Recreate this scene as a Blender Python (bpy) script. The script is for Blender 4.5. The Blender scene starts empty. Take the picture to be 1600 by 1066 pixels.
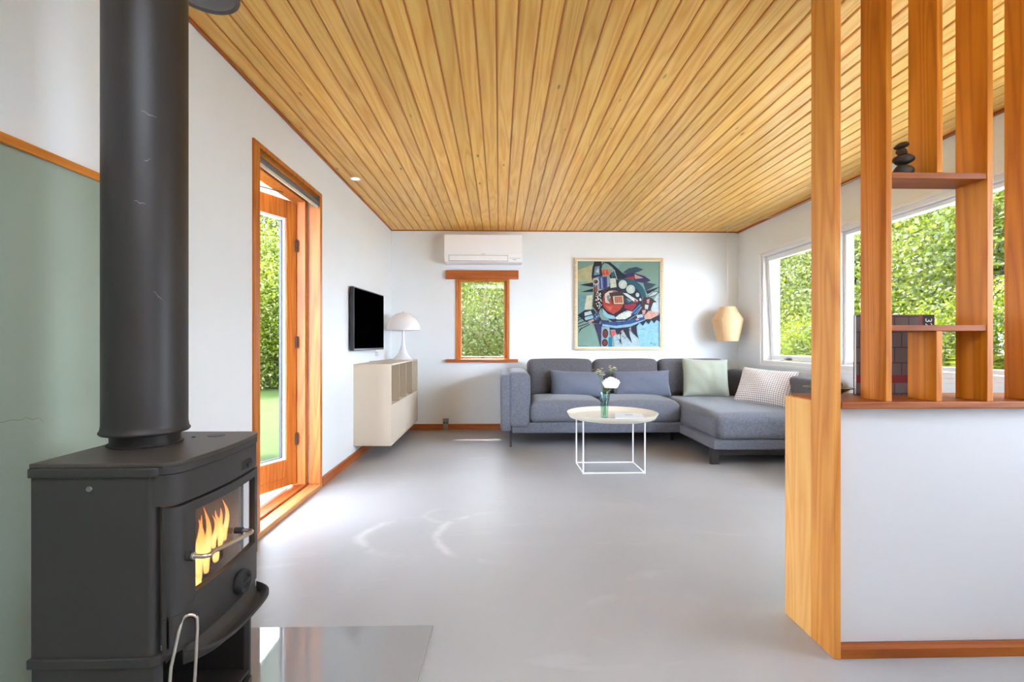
import bpy, bmesh, math, random
import numpy as np
from mathutils import Vector, Matrix, Euler
PI = math.pi
R = math.radians
sc = bpy.context.scene
COL = sc.collection
rnd = random.Random(7)

# ------------------------------------------------------------------ helpers
class MB:
    """collects shapes and links them as one mesh object"""
    def __init__(s):
        s.v = []; s.f = []; s.mi = []; s.sm = []; s.uv = {}
    def add(s, vs, fs, mi=0, smooth=False):
        b = len(s.v)
        s.v.extend([tuple(v) for v in vs])
        for f in fs:
            s.f.append(tuple(b + i for i in f)); s.mi.append(mi); s.sm.append(smooth)
        return b
    def bm(s, bm, mi=0, smooth=False, M=None):
        bm.verts.index_update()
        vs = [(M @ v.co) if M else v.co.copy() for v in bm.verts]
        s.add(vs, [[v.index for v in f.verts] for f in bm.faces], mi, smooth)
        bm.free()
    def box(s, x0, x1, y0, y1, z0, z1, mi=0, bev=0, M=None):
        x0, x1 = min(x0, x1), max(x0, x1); y0, y1 = min(y0, y1), max(y0, y1); z0, z1 = min(z0, z1), max(z0, z1)
        b = bmesh.new()
        bmesh.ops.create_cube(b, size=1)
        for v in b.verts:
            v.co = Vector(((x0 + x1) / 2 + v.co.x * (x1 - x0), (y0 + y1) / 2 + v.co.y * (y1 - y0), (z0 + z1) / 2 + v.co.z * (z1 - z0)))
        if bev:
            bmesh.ops.bevel(b, geom=list(b.edges), offset=bev, segments=2, affect='EDGES', profile=0.5)
        s.bm(b, mi, False, M)
        return s
    def prism(s, pts, a0, a1, axis='Z', mi=0, bev=0, smooth=False):
        b = bmesh.new()
        def P(p, a):
            if axis == 'Z': return (p[0], p[1], a)
            if axis == 'Y': return (p[0], a, p[1])
            return (a, p[0], p[1])
        lo = [b.verts.new(P(p, a0)) for p in pts]
        hi = [b.verts.new(P(p, a1)) for p in pts]
        n = len(pts)
        b.faces.new(lo); b.faces.new(hi[::-1])
        for i in range(n):
            b.faces.new((lo[i], hi[i], hi[(i + 1) % n], lo[(i + 1) % n]))
        bmesh.ops.recalc_face_normals(b, faces=b.faces)
        if bev:
            bmesh.ops.bevel(b, geom=list(b.edges), offset=bev, segments=2, affect='EDGES', profile=0.5)
        s.bm(b, mi, smooth)
        return s
    def lathe(s, prof, c=(0, 0, 0), n=40, mi=0, smooth=True, sx=1, sy=1, M=None):
        vs = []; fs = []
        for r, z in prof:
            for k in range(n):
                a = 2 * PI * k / n
                p = Vector((c[0] + r * math.cos(a) * sx, c[1] + r * math.sin(a) * sy, c[2] + z))
                vs.append(M @ p if M else p)
        for i in range(len(prof) - 1):
            for k in range(n):
                k2 = (k + 1) % n
                fs.append((i * n + k, i * n + k2, (i + 1) * n + k2, (i + 1) * n + k))
        s.add(vs, fs, mi, smooth)
        return s
    def tube(s, pts, r, n=10, mi=0, smooth=True, cap=True, r2=None):
        pts = [Vector(p) for p in pts]
        vs = []; fs = []
        up = Vector((0, 0, 1))
        m = len(pts); prev = None
        for i, p in enumerate(pts):
            if i == 0: d = pts[1] - p
            elif i == m - 1: d = p - pts[i - 1]
            else: d = (pts[i + 1] - p).normalized() + (p - pts[i - 1]).normalized()
            d.normalize()
            if prev is None:
                a = up if abs(d.z) < .9 else Vector((1, 0, 0))
                u = d.cross(a).normalized()
            else:
                u = (prev - d * prev.dot(d)).normalized()
            prev = u; w = d.cross(u)
            rr = r if r2 is None else r + (r2 - r) * i / (m - 1)
            for k in range(n):
                t = 2 * PI * k / n
                vs.append(p + (u * math.cos(t) + w * math.sin(t)) * rr)
        for i in range(m - 1):
            for k in range(n):
                k2 = (k + 1) % n
                fs.append((i * n + k, i * n + k2, (i + 1) * n + k2, (i + 1) * n + k))
        if cap:
            fs.append(tuple(range(n))[::-1]); fs.append(tuple((m - 1) * n + k for k in range(n)))
        s.add(vs, fs, mi, smooth)
        return s
    def rbox(s, c, size, r, n=10, puff=0, smooth=True, mi=0, M=None, wob=0, seed=0, puffx=0, puffy=0):
        """soft block: a subdivided box with rounded edges whose top may be puffed"""
        b = bmesh.new()
        bmesh.ops.create_cube(b, size=2)
        bmesh.ops.subdivide_edges(b, edges=list(b.edges), cuts=n, use_grid_fill=True)
        h = [q / 2 for q in size]
        rg = random.Random(seed)
        ph = [rg.uniform(0, 6.28) for _ in range(6)]
        for v in b.verts:
            u = v.co.copy()
            # concentrate vertices towards the edges
            t = Vector([math.copysign(abs(q) ** .7, q) for q in u])
            p = Vector([t[i] * h[i] for i in range(3)])
            q = Vector([max(-h[i] + r, min(h[i] - r, p[i])) for i in range(3)])
            d = p - q
            if d.length > 1e-9:
                p = q + d.normalized() * r
            kx, ky, kz = max(0, 1 - t[0] ** 2), max(0, 1 - t[1] ** 2), max(0, 1 - t[2] ** 2)
            p.z += puff * (kx * ky) ** .6 * (1 if u.z > 0 else 0) * abs(u.z)
            p.y += -puffy * (kx * kz) ** .6 * (1 if u.y < 0 else 0) * abs(u.y)
            p.x += puffx * (ky * kz) ** .6 * u.x
            if wob:
                p.z += wob * math.sin(9 * p.x + ph[0]) * math.sin(7 * p.y + ph[1])
                p.y += wob * math.sin(11 * p.x + ph[2]) * math.sin(13 * p.z + ph[3])
            v.co = p + Vector(c)
        s.bm(b, mi, smooth, M)
        return s
    def build(s, name, mat, parent=None, loc=None):
        me = bpy.data.meshes.new(name)
        me.from_pydata(s.v, [], s.f)
        mats = mat if isinstance(mat, (list, tuple)) else [mat]
        for m in mats: me.materials.append(m)
        me.polygons.foreach_set('material_index', s.mi)
        me.polygons.foreach_set('use_smooth', s.sm)
        b = bmesh.new(); b.from_mesh(me)
        bmesh.ops.recalc_face_normals(b, faces=b.faces)
        b.to_mesh(me); b.free()
        if any(s.sm): me.set_sharp_from_angle(angle=R(48))
        me.update()
        o = bpy.data.objects.new(name, me)
        COL.objects.link(o)
        if parent is not None: o.parent = parent; o.matrix_parent_inverse = parent.matrix_basis.inverted()
        return o

def empty(name, loc=(0, 0, 0)):
    o = bpy.data.objects.new(name, None); COL.objects.link(o)
    o.location = loc; o.empty_display_size = .05
    return o
def tag(o, label, cat, group=None, kind=None):
    o['label'] = label; o['category'] = cat
    if group: o['group'] = group
    if kind: o['kind'] = kind
    return o
def struct(o):
    o['kind'] = 'structure'; return o
def thing(name, label, cat, loc, group=None):
    return tag(empty(name, loc), label, cat, group)

# ------------------------------------------------------------------ materials
def lin(c):
    if isinstance(c, str):
        c = [int(c[i:i + 2], 16) / 255 for i in (1, 3, 5)]
    else:
        c = [x / 255 for x in c]
    return tuple(((x / 12.92) if x <= .04045 else ((x + .055) / 1.055) ** 2.4) for x in c) + (1,)
class NT:
    def __init__(s, name):
        s.m = bpy.data.materials.new(name); s.m.use_nodes = True
        s.t = s.m.node_tree; s.n = s.t.nodes; s.l = s.t.links
        s.b = s.n['Principled BSDF']; s.out = s.n['Material Output']
    def N(s, t, **kw):
        n = s.n.new(t)
        for k, v in kw.items(): setattr(n, k, v)
        return n
    def L(s, a, b): s.l.new(a, b)
    def mapping(s, scale, rot=(0, 0, 0), src='Object'):
        tc = s.N('ShaderNodeTexCoord'); mp = s.N('ShaderNodeMapping')
        mp.inputs['Scale'].default_value = scale; mp.inputs['Rotation'].default_value = rot
        s.L(tc.outputs[src], mp.inputs['Vector']); return mp.outputs['Vector']
    def noise(s, vec, scale, detail=4, rough=.5, dist=0):
        n = s.N('ShaderNodeTexNoise')
        n.inputs['Scale'].default_value = scale; n.inputs['Detail'].default_value = detail
        n.inputs['Roughness'].default_value = rough; n.inputs['Distortion'].default_value = dist
        if vec is not None: s.L(vec, n.inputs['Vector'])
        return n.outputs['Fac']
    def ramp(s, fac, stops):
        r = s.N('ShaderNodeValToRGB'); e = r.color_ramp.elements
        while len(e) < len(stops): e.new(.5)
        for i, (p, c) in enumerate(stops):
            e[i].position = p; e[i].color = c if len(c) == 4 else tuple(c) + (1,)
        s.L(fac, r.inputs['Fac']); return r.outputs['Color']
    def mix(s, fac, a, b, mode='MIX'):
        n = s.N('ShaderNodeMix', data_type='RGBA', blend_type=mode)
        for sock, v in ((n.inputs[0], fac), (n.inputs[6], a), (n.inputs[7], b)):
            if hasattr(v, 'default_value') or hasattr(v, 'is_linked'): s.L(v, sock)
            else: sock.default_value = v
        return n.outputs[2]
    def math(s, op, a, b=0., c=None):
        n = s.N('ShaderNodeMath', operation=op)
        for i, v in enumerate((a, b) if c is None else (a, b, c)):
            if hasattr(v, 'is_linked'): s.L(v, n.inputs[i])
            else: n.inputs[i].default_value = v
        return n.outputs[0]
    def bump(s, h, strength=.2, dist=.01):
        n = s.N('ShaderNodeBump'); n.inputs['Strength'].default_value = strength; n.inputs['Distance'].default_value = dist
        s.L(h, n.inputs['Height']); s.L(n.outputs['Normal'], s.b.inputs['Normal']); return n
    def set(s, **kw):
        for k, v in kw.items():
            i = s.b.inputs[k.replace('_', ' ')]
            if hasattr(v, 'is_linked'): s.L(v, i)
            else: i.default_value = v
        return s
def plain(name, c, rough=.5, metal=0, spec=.5, noise=0, nscale=20, bump=0, coat=0):
    t = NT(name)
    c = lin(c)
    if noise:
        f = t.noise(t.mapping((1, 1, 1)), nscale, 5, .6)
        d = tuple(max(0, x * (1 - noise)) for x in c[:3]) + (1,); e = tuple(min(1, x * (1 + noise)) for x in c[:3]) + (1,)
        t.set(Base_Color=t.ramp(f, [(.3, d), (.7, e)]))
        if bump: t.bump(f, bump, .003)
    else:
        t.set(Base_Color=c)
    t.set(Roughness=rough, Metallic=metal, Specular_IOR_Level=spec, Coat_Weight=coat)
    return t.m
def wood(name, light, dark, axis='Z', rough=.4, fine=1., knots=.5, attr=None, var=.25, contrast=1., spec=.4):
    """pine with grain running along one axis; attr: per-board tint and offset"""
    t = NT(name)
    sc_ = {'X': (.55, 9, 9), 'Y': (9, .55, 9), 'Z': (9, 9, .55)}[axis]
    tc = t.N('ShaderNodeTexCoord'); vec = tc.outputs['Object']
    at = None
    if attr:
        at = t.N('ShaderNodeAttribute'); at.attribute_name = attr
        off = t.N('ShaderNodeVectorMath', operation='MULTIPLY_ADD')
        off.inputs[1].default_value = (17, 23, 11)
        t.L(at.outputs['Color'], off.inputs[0]); t.L(vec, off.inputs[2]); vec = off.outputs[0]
    mp = t.N('ShaderNodeMapping'); mp.inputs['Scale'].default_value = tuple(q * fine for q in sc_); t.L(vec, mp.inputs['Vector'])
    v = mp.outputs['Vector']
    # growth rings: warped bands
    n1 = t.noise(v, .9, 2, .5, .3)
    rings = t.math('FRACT', t.math('MULTIPLY', n1, 11.))
    rings = t.math('POWER', t.math('ABSOLUTE', t.math('SUBTRACT', rings, .5)), 1.5)
    fib = t.noise(v, 5., 6, .65)
    g = t.math('ADD', t.math('MULTIPLY', rings, 1.25), t.math('MULTIPLY', fib, .75))
    base = t.ramp(g, [(.22, lin(light)), (.22 + .72 / contrast, lin(dark))])
    if knots:
        kp = t.N('ShaderNodeMapping')
        ks = {'X': (2.6, 9, 9), 'Y': (9, 2.6, 9), 'Z': (9, 9, 2.6)}[axis]
        kp.inputs['Scale'].default_value = ks; t.L(vec, kp.inputs['Vector'])
        vo = t.N('ShaderNodeTexVoronoi'); vo.inputs['Scale'].default_value = 1.; vo.inputs['Randomness'].default_value = 1.
        t.L(kp.outputs['Vector'], vo.inputs['Vector'])
        k = t.math('SUBTRACT', 1., t.math('MULTIPLY', vo.outputs['Distance'], 11.))
        k = t.math('MAXIMUM', k, 0.)
        sep = t.N('ShaderNodeSeparateColor'); t.L(vo.outputs['Color'], sep.inputs[0])
        k = t.math('MULTIPLY', k, t.math('GREATER_THAN', sep.outputs[0], 1 - knots * .55))
        k = t.math('MINIMUM', t.math('MULTIPLY', k, 1.6), 1.)
        dk = tuple(x * .28 for x in lin(dark)[:3]) + (1,)
        base = t.mix(k, base, dk)
    if at is not None:
        sp = t.N('ShaderNodeSeparateColor'); t.L(at.outputs['Color'], sp.inputs[0])
        br = t.math('ADD', 1 - var / 2, t.math('MULTIPLY', sp.outputs[0], var))
        cm = t.N('ShaderNodeCombineColor')
        t.L(br, cm.inputs[0]); t.L(br, cm.inputs[1])
        t.L(t.math('MULTIPLY', br, t.math('ADD', .93, t.math('MULTIPLY', sp.outputs[1], .14))), cm.inputs[2])
        base = t.mix(1., base, cm.outputs[0], 'MULTIPLY')
    t.set(Base_Color=base, Roughness=rough, Specular_IOR_Level=spec)
    t.bump(fib, .08, .002)
    return t.m
def schlick(t):
    """reflectance of a thin pane, the same from both of its faces"""
    g = t.N('ShaderNodeNewGeometry'); d = t.N('ShaderNodeVectorMath', operation='DOT_PRODUCT')
    t.L(g.outputs['Incoming'], d.inputs[0]); t.L(g.outputs['Normal'], d.inputs[1])
    k = t.math('POWER', t.math('SUBTRACT', 1., t.math('ABSOLUTE', d.outputs['Value'])), 5.)
    return t.math('ADD', .04, t.math('MULTIPLY', k, .96))
def pane_glass(name, tint=(1, 1, 1), refl=1., rough=0.):
    t = NT(name)
    tr = t.N('ShaderNodeBsdfTransparent'); tr.inputs['Color'].default_value = tuple(tint) + (1,)
    gl = t.N('ShaderNodeBsdfGlossy'); gl.inputs['Roughness'].default_value = rough
    mx = t.N('ShaderNodeMixShader')
    t.L(t.math('MULTIPLY', schlick(t), refl), mx.inputs[0]); t.L(tr.outputs[0], mx.inputs[1]); t.L(gl.outputs[0], mx.inputs[2])
    t.L(mx.outputs[0], t.out.inputs['Surface'])
    return t.m
def fabric(name, c, var=.25, scale=420, rough=.95, mottled=.12):
    t = NT(name); c = lin(c)
    v = t.mapping((1, 1, 1))
    f = t.noise(v, scale, 2, .7)
    g = t.noise(v, 90, 3, .7)
    k = t.math('ADD', t.math('MULTIPLY', f, .55), t.math('MULTIPLY', g, .45))
    d = tuple(x * (1 - var) for x in c[:3]) + (1,); e = tuple(min(1, x * (1 + var)) for x in c[:3]) + (1,)
    t.set(Base_Color=t.ramp(k, [(.35, d), (.65, e)]), Roughness=rough, Specular_IOR_Level=.15, Sheen_Weight=.25, Sheen_Roughness=.5)
    t.bump(f, .25, .002)
    return t.m

M = {}
M['white_wall'] = None
def wall_mat():
    t = NT('white_wall')
    v = t.mapping((1, 1, 1))
    f = t.noise(t.mapping((60, 60, 3)), 1., 3, .6)
    g = t.noise(v, 1.2, 3, .5)
    t.set(Base_Color=t.ramp(g, [(.3, lin((230, 235, 237))), (.7, lin((234, 239, 241)))]), Roughness=.6, Specular_IOR_Level=.25)
    t.bump(f, .06, .002)
    return t.m
M['wall'] = wall_mat()
M['green'] = plain('green_wall_paint', (154, 168, 152), .6, spec=.25, noise=.04, nscale=2)
M['partition_white'] = plain('partition_white', (204, 204, 206), .5, noise=.01, nscale=3)
M['ceil'] = wood('ceiling_pine', (250, 206, 114), (228, 162, 68), 'Y', .38, 1.0, .8, 'board', .2, 1.0)
M['groove'] = plain('ceiling_tongue_wood', (200, 126, 56), .5)
M['trimwood'] = wood('trim_pine', (190, 104, 40), (150, 70, 20), 'Y', .4, 1., .25)
M['trimwood_x'] = wood('trim_pine_across', (188, 104, 42), (148, 70, 22), 'X', .4, 1., .25)
M['doorwood'] = wood('door_pine', (206, 126, 46), (168, 86, 24), 'Z', .4, 1., .35)
M['sillwood'] = wood('sill_pine', (214, 154, 92), (184, 112, 58), 'Y', .4, 1., .2)
M['sillwood2'] = wood('cap_strip_pine', (216, 140, 58), (190, 108, 36), 'Y', .4, 1., .1)
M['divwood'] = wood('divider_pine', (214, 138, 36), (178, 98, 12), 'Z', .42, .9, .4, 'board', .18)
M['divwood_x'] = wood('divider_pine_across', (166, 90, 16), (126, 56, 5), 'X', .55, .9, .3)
M['endwood_lit'] = wood('divider_end_pine_lit', (238, 184, 106), (220, 152, 74), 'Z', .45, .9, .1)  # divider pine lightened for the daylight from the garden door
M['postwood_lit'] = wood('divider_post_pine_lit', (228, 160, 76), (194, 116, 42), 'Z', .42, .9, .25, 'board', .1)  # same pine with the door's light mixed into its colour
M['winwood'] = wood('window_pine', (216, 140, 62), (176, 92, 34), 'Z', .4, 1., .15)
M['white_paint'] = plain('white_window_paint', (236, 236, 236), .35)
M['glass'] = pane_glass('window_glass', (1, 1, 1), .6)
M['grey_metal'] = plain('grey_metal', (120, 120, 118), .4, .6)
M['rubber'] = plain('dark_seal', (40, 40, 42), .6)

def floor_mat():
    t = NT('polished_grey_floor')
    v = t.mapping((1, 1, 1))
    g = t.noise(v, .9, 5, .55, .6)
    base = t.ramp(g, [(.3, lin((150, 149, 148))), (.7, lin((166, 165, 164)))])
    f = t.noise(t.mapping((1, 2.4, 1)), 1.1, 4, .6, 1.6)
    sw = t.ramp(f, [(.60, (0, 0, 0)), (.68, (1, 1, 1))])
    # two pale curved trowel marks in the middle of the floor
    tc = t.N('ShaderNodeTexCoord'); sep = t.N('ShaderNodeSeparateXYZ'); t.L(tc.outputs['Object'], sep.inputs[0])
    total = None; wob = t.noise(v, 3.2, 3, .6)
    for (cx, cy, r, w, a0) in ((.02, 2.62, .34, .035, -1), (-.43, 2.62, .27, .04, -1), (-.30, 2.92, .12, .03, 1)):
        dx = t.math('SUBTRACT', sep.outputs[0], cx); dy = t.math('SUBTRACT', sep.outputs[1], cy)
        d = t.math('SQRT', t.math('ADD', t.math('MULTIPLY', dx, dx), t.math('MULTIPLY', dy, dy)))
        d = t.math('ADD', d, t.math('MULTIPLY', t.math('SUBTRACT', wob, .5), .10))
        m = t.math('MAXIMUM', t.math('SUBTRACT', 1., t.math('DIVIDE', t.math('ABSOLUTE', t.math('SUBTRACT', d, r)), w)), 0.)
        side = t.math('MINIMUM', t.math('MAXIMUM', t.math('MULTIPLY', t.math('SUBTRACT', .1, dx), 3.), 0.), 1.)
        m = t.math('MULTIPLY', m, side)
        total = m if total is None else t.math('MAXIMUM', total, m)
    brk = t.ramp(t.noise(v, 5, 4, .6), [(.38, (0, 0, 0)), (.6, (1, 1, 1))])
    m = t.math('MULTIPLY', total, brk)
    base = t.mix(t.math('MULTIPLY', sw, .10), base, lin((206, 206, 204)))
    base = t.mix(t.math('MULTIPLY', m, .34), base, lin((220, 219, 214)))
    rg = t.math('ADD', .28, t.math('MULTIPLY', g, .2))
    t.set(Base_Color=base, Roughness=rg, Specular_IOR_Level=.4)
    t.bump(t.noise(v, 3., 3, .5), .03, .01)
    return t.m
M['floor'] = floor_mat()

# ------------------------------------------------------------------ room dimensions (metres)
XL, XR, D, H = -1.232, 2.778, 5.765, 2.283
YR = -4.6            # far end of the room behind the viewpoint
WT = .2              # wall thickness

# floor
b = MB(); b.box(XL - WT, XR + WT, YR - WT, D + WT, -.12, 0)
struct(b.build('floor', M['floor']))

# ceiling: tongue-and-groove boards
SKY = (XL + 6 * (XR - XL) / 46, XL + 19 * (XR - XL) / 46, -.35, .40)   # unseen skylight added to brighten the near end of the room
def around(x0, x1, y0, y1):
    a, b_, c, d = SKY
    return ((x0, a, y0, y1), (b_, x1, y0, y1), (a, b_, y0, c), (a, b_, d, y1))
def ceiling():
    b = MB(); cols = []
    pitch = (XR - XL) / 46
    y0, y1 = YR, D
    g = .0042; dp = .007
    ch = .004
    for i in range(46):
        x0 = XL + i * pitch; x1 = x0 + pitch
        c = (rnd.random(), rnd.random(), rnd.random())
        prof = [(x0 + g, H + dp), (x0 + g, H + ch), (x0 + g + ch, H), (x1 - g - ch, H), (x1 - g, H + ch), (x1 - g, H + dp)]
        cut = x1 > SKY[0] and x0 < SKY[1]
        for ya, yb in (((y0, SKY[2]), (SKY[3], y1)) if cut else ((y0, y1),)):
            vs = [(x, y, z) for y in (ya, yb) for x, z in prof]
            b.add(vs, [(k, k + 1, k + 7, k + 6) for k in range(5)], 0)
            cols += [c] * 12
            b.add([(x1 - g, ya, H + dp), (x1 + g, ya, H + dp), (x1 + g, yb, H + dp), (x1 - g, yb, H + dp)], [(0, 1, 2, 3)], 1)
            cols += [c] * 4
    n = len(b.v)
    for q in around(XL - WT, XR + WT, YR - WT, D + WT): b.box(*q, H + dp + .001, H + .12, 1)
    cols += [(0, 0, 0)] * (len(b.v) - n)
    o = b.build('ceiling', [M['ceil'], M['groove']])
    at = o.data.attributes.new('board', 'FLOAT_COLOR', 'POINT')
    at.data.foreach_set('color', np.array([c + (1.,) for c in cols], dtype=np.float32).ravel())
    return struct(o)
ceiling()

def wall_with_holes(name, mat, axis, p0, p1, a0, a1, z0, z1, holes):
    """a slab between p0 and p1 across AXIS, spanning a0..a1 along it, with rectangular holes (a,b,zlo,zhi)"""
    b = MB()
    ys = sorted({a0, a1} | {h[0] for h in holes} | {h[1] for h in holes})
    zs = sorted({z0, z1} | {h[2] for h in holes} | {h[3] for h in holes})
    bm = bmesh.new()
    ny, nz = len(ys), len(zs)
    def solid(i, j):
        if i < 0 or j < 0 or i >= ny - 1 or j >= nz - 1: return False
        ym, zm = (ys[i] + ys[i + 1]) / 2, (zs[j] + zs[j + 1]) / 2
        return not any(h[0] < ym < h[1] and h[2] < zm < h[3] for h in holes)
    V = {}
    def vert(k, i, j):
        if (k, i, j) not in V:
            p = (p0, p1)[k]
            V[(k, i, j)] = bm.verts.new((p, ys[i], zs[j]) if axis == 'X' else (ys[i], p, zs[j]))
        return V[(k, i, j)]
    for i in range(ny - 1):
        for j in range(nz - 1):
            if not solid(i, j): continue
            for k in (0, 1):
                bm.faces.new([vert(k, i, j), vert(k, i + 1, j), vert(k, i + 1, j + 1), vert(k, i, j + 1)])
            for (di, dj, e) in ((-1, 0, ((i, j), (i, j + 1))), (1, 0, ((i + 1, j), (i + 1, j + 1))), (0, -1, ((i, j), (i + 1, j))), (0, 1, ((i, j + 1), (i + 1, j + 1)))):
                if not solid(i + di, j + dj):
                    (i1, j1), (i2, j2) = e
                    bm.faces.new([vert(0, i1, j1), vert(0, i2, j2), vert(1, i2, j2), vert(1, i1, j1)])
    bmesh.ops.recalc_face_normals(bm, faces=bm.faces)
    b.bm(bm)
    return struct(b.build(name, mat))

DOOR = (2.585, 3.475, 0.0, 2.0)
wall_with_holes('wall_left', M['wall'], 'X', XL - WT, XL, YR, D + WT, 0, H, [DOOR, (-4.3, -2.9, .5, 2.1)])  # second opening, behind the camera, is added to let daylight in
WIN1 = (-.499, .118, .805, 1.722)
wall_with_holes('wall_back', M['wall'], 'Y', D, D + WT, XL - WT, XR + WT, 0, H, [WIN1])
W2 = (4.06, 5.25, .775, 1.935)
W3 = (.45, 4.06, .775, 1.935)
wall_with_holes('wall_right', M['wall'], 'X', XR, XR + WT, YR, D + WT, 0, H, [(.45, 5.25, .775, 1.935), (-3.2, -2.4, .9, 2.05)])  # the short opening is out of view, added for its daylight
wall_with_holes('wall_front', M['wall'], 'Y', YR - WT, YR, XL - WT, XR + WT, 0, H, [])

# green lower panel of the left wall with its wooden cap strip
b = MB(); b.box(XL, XL + .012, YR + .02, 1.80, 0, 1.489)
g = struct(b.build('wall_green', M['green']))
b = MB()
crk = [(1.22, .805), (1.245, .812), (1.262, .803), (1.285, .806), (1.31, .801), (1.325, .806), (1.345, .797), (1.36, .800), (1.372, .790), (1.378, .783)]
for (y0, z0), (y1, z1) in zip(crk[:-1], crk[1:]):
    b.add([(XL + .0124, y0, z0 - .0006), (XL + .0124, y1, z1 - .0006), (XL + .0124, y1, z1 + .0008), (XL + .0124, y0, z0 + .0008)], [(0, 1, 2, 3)])
b.build('plaster_crack', plain('crack_dark', (120, 126, 110), .8), g)
b = MB(); b.box(XL, XL + .02, YR + .02, 1.80, 1.489, 1.515, 0, .003)
struct(b.build('trim_1', M['sillwood2']))
# baseboards
b = MB(); b.box(XL, XL + .014, 3.505, D, 0, .068, 0, .003)
struct(b.build('baseboard_left', M['trimwood']))
b = MB(); b.box(XL + .014, XR, D - .014, D, 0, .066, 0, .003)
struct(b.build('baseboard_back', M['trimwood_x']))
b = MB(); b.box(XR - .014, XR, 1.9, D - .014, 0, .066, 0, .003)
struct(b.build('baseboard_right', M['trimwood']))
# thin ceiling beads
b = MB(); b.box(XL, XL + .016, YR, D, H - .012, H, 0, .003); struct(b.build('trim_2', M['trimwood']))
b = MB(); b.box(XR - .022, XR, YR, D, H - .018, H, 0, .003); struct(b.build('trim_3', M['trimwood']))
b = MB(); b.box(XL + .016, XR - .022, D - .012, D, H - .01, H, 0, .002); struct(b.build('trim_4', M['trimwood_x']))

# ------------------------------------------------------------------ garden door in the left wall
def door():
    e = struct(empty('door_1', (XL, 3.03, 0)))
    b = MB()
    # lining boards, standing 1 cm proud of the wall
    b.box(XL - .075, XL + .010, 2.535, 2.60, .03, 2.022, 0, .002)
    b.box(XL - .065, XL + .010, 3.462, 3.50, .03, 2.022, 0, .002)
    b.box(XL - .075, XL + .010, 2.60, 3.462, 1.995, 2.022, 0, .002)
    b.build('door_lining', M['doorwood'], e)
    b = MB()
    b.box(-1.405, -1.312, 2.585, 2.645, .03, 1.997, 0, .002)
    b.box(-1.405, -1.312, 3.43, 3.475, .03, 1.997, 0, .002)
    b.box(-1.405, -1.312, 2.645, 3.43, 1.950, 1.997, 0, .002)
    b.build('door_frame', M['doorwood'], e)
    b = MB(); b.box(XL - .07, XL + .012, 2.535, 3.50, 0, .028, 0, .003)
    b.build('inner_sill', M['sillwood'], e)
    b = MB(); b.box(-1.36, -1.304, 2.585, 3.475, 0, .04, 0, .003); b.box(-1.40, -1.362, 2.585, 3.475, 0, .028, 0, .002)
    b.build('threshold', M['trimwood'], e)
    b = MB(); b.box(-1.56, -1.402, 2.5, 3.55, -.03, .018, 0, .003); b.box(-1.43, -1.42, 2.5, 3.55, .018, .026)
    b.build('outer_sill', M['white_paint'], e)
    # leaf, hinged at the far jamb and standing ajar towards the garden
    leaf = bpy.data.objects.new('door_leaf', None); COL.objects.link(leaf)
    leaf.empty_display_size = .05
    leaf.parent = e; leaf.matrix_parent_inverse = e.matrix_basis.inverted()
    leaf.location = (-1.368, 3.42, 0); leaf.rotation_euler = (0, 0, R(-24))
    Mx = Matrix.Translation((-1.368, 3.42, 0)) @ Matrix.Rotation(R(-24), 4, 'Z')
    def lb(mb, u0, u1, v0, v1, z0, z1, bev=.002): mb.box(v0, v1, -u1, -u0, z0, z1, 0, bev, M=Mx)
    Wd, T = .79, -.055
    b = MB()
    lb(b, 0, .082, T, 0, .05, 1.94); lb(b, Wd - .082, Wd, T, 0, .05, 1.94)
    lb(b, .082, Wd - .082, T, 0, .05, .225); lb(b, .082, Wd - .082, T, 0, 1.82, 1.94)
    lb(b, .082, Wd - .082, 0, .006, .10, .108, .001)
    def build(mb, name, mat):
        o = mb.build(name, mat)
        o.parent = e; o.matrix_parent_inverse = e.matrix_basis.inverted(); return o
    bpy.data.objects.remove(leaf)
    lf = build(b, 'door_leaf', M['doorwood'])
    b = MB()
    for (u0, u1, z0, z1) in ((.082, .10, .225, 1.82), (Wd - .1, Wd - .082, .225, 1.82), (.1, Wd - .1, .225, .24), (.1, Wd - .1, 1.805, 1.82)):
        lb(b, u0, u1, T + .012, -.008, z0, z1, .001)
    b.build('glazing_bead', M['white_paint'], lf)
    b = MB()
    for (u0, u1, z0, z1) in ((.1, .106, .24, 1.805), (.106, Wd - .1, .24, .245)):
        lb(b, u0, u1, T + .015, -.018, z0, z1, 0)
    b.build('glazing_seal', M['rubber'], lf)
    b = MB(); lb(b, .1, Wd - .1, -.032, -.026, .24, 1.805, 0)
    b.build('pane', M['glass'], lf)
    for z in (.35, 1.0, 1.65):
        b = MB(); b.tube([(-1.362, 3.412, z - .04), (-1.362, 3.412, z + .04)], .007, 10)
        b.build('hinge', M['rubber'], e)
    # friction stay between leaf and head
    b = MB(); b.tube([(-1.36, 3.2, 1.944), (-1.49, 3.02, 1.946)], .004, 8)
    b.build('stay', M['grey_metal'], e)
door()

# rolled-up blind above the garden door
t = thing('roller_blind', 'rolled-up grey roller blind under the head of the open garden door', 'blind', (-1.285, 3.03, 1.95))
b = MB(); b.tube([(-1.253, 2.606, 1.95), (-1.253, 3.455, 1.95)], .0225, 20); b.build('roll', plain('blind_grey', (112, 110, 106), .7), t)
b = MB(); b.box(-1.242, -1.231, 2.612, 3.45, 1.914, 1.930, 0, .002); b.build('bottom_bar', plain('blind_bar', (214, 206, 190), .5), t)
for y in (2.60, 3.455):
    b = MB(); b.box(-1.28, -1.23, y, y + .006, 1.925, 1.995); b.build('bracket', M['grey_metal'], t)
b = MB(); b.tube([(-1.232, 2.612, 1.935), (-1.24, 2.613, 1.6), (-1.251, 2.612, 1.1), (-1.25, 2.614, .85)], .0018, 6)
b.build('pull_cord', plain('cord_white', (226, 214, 190), .6), t)

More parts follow.
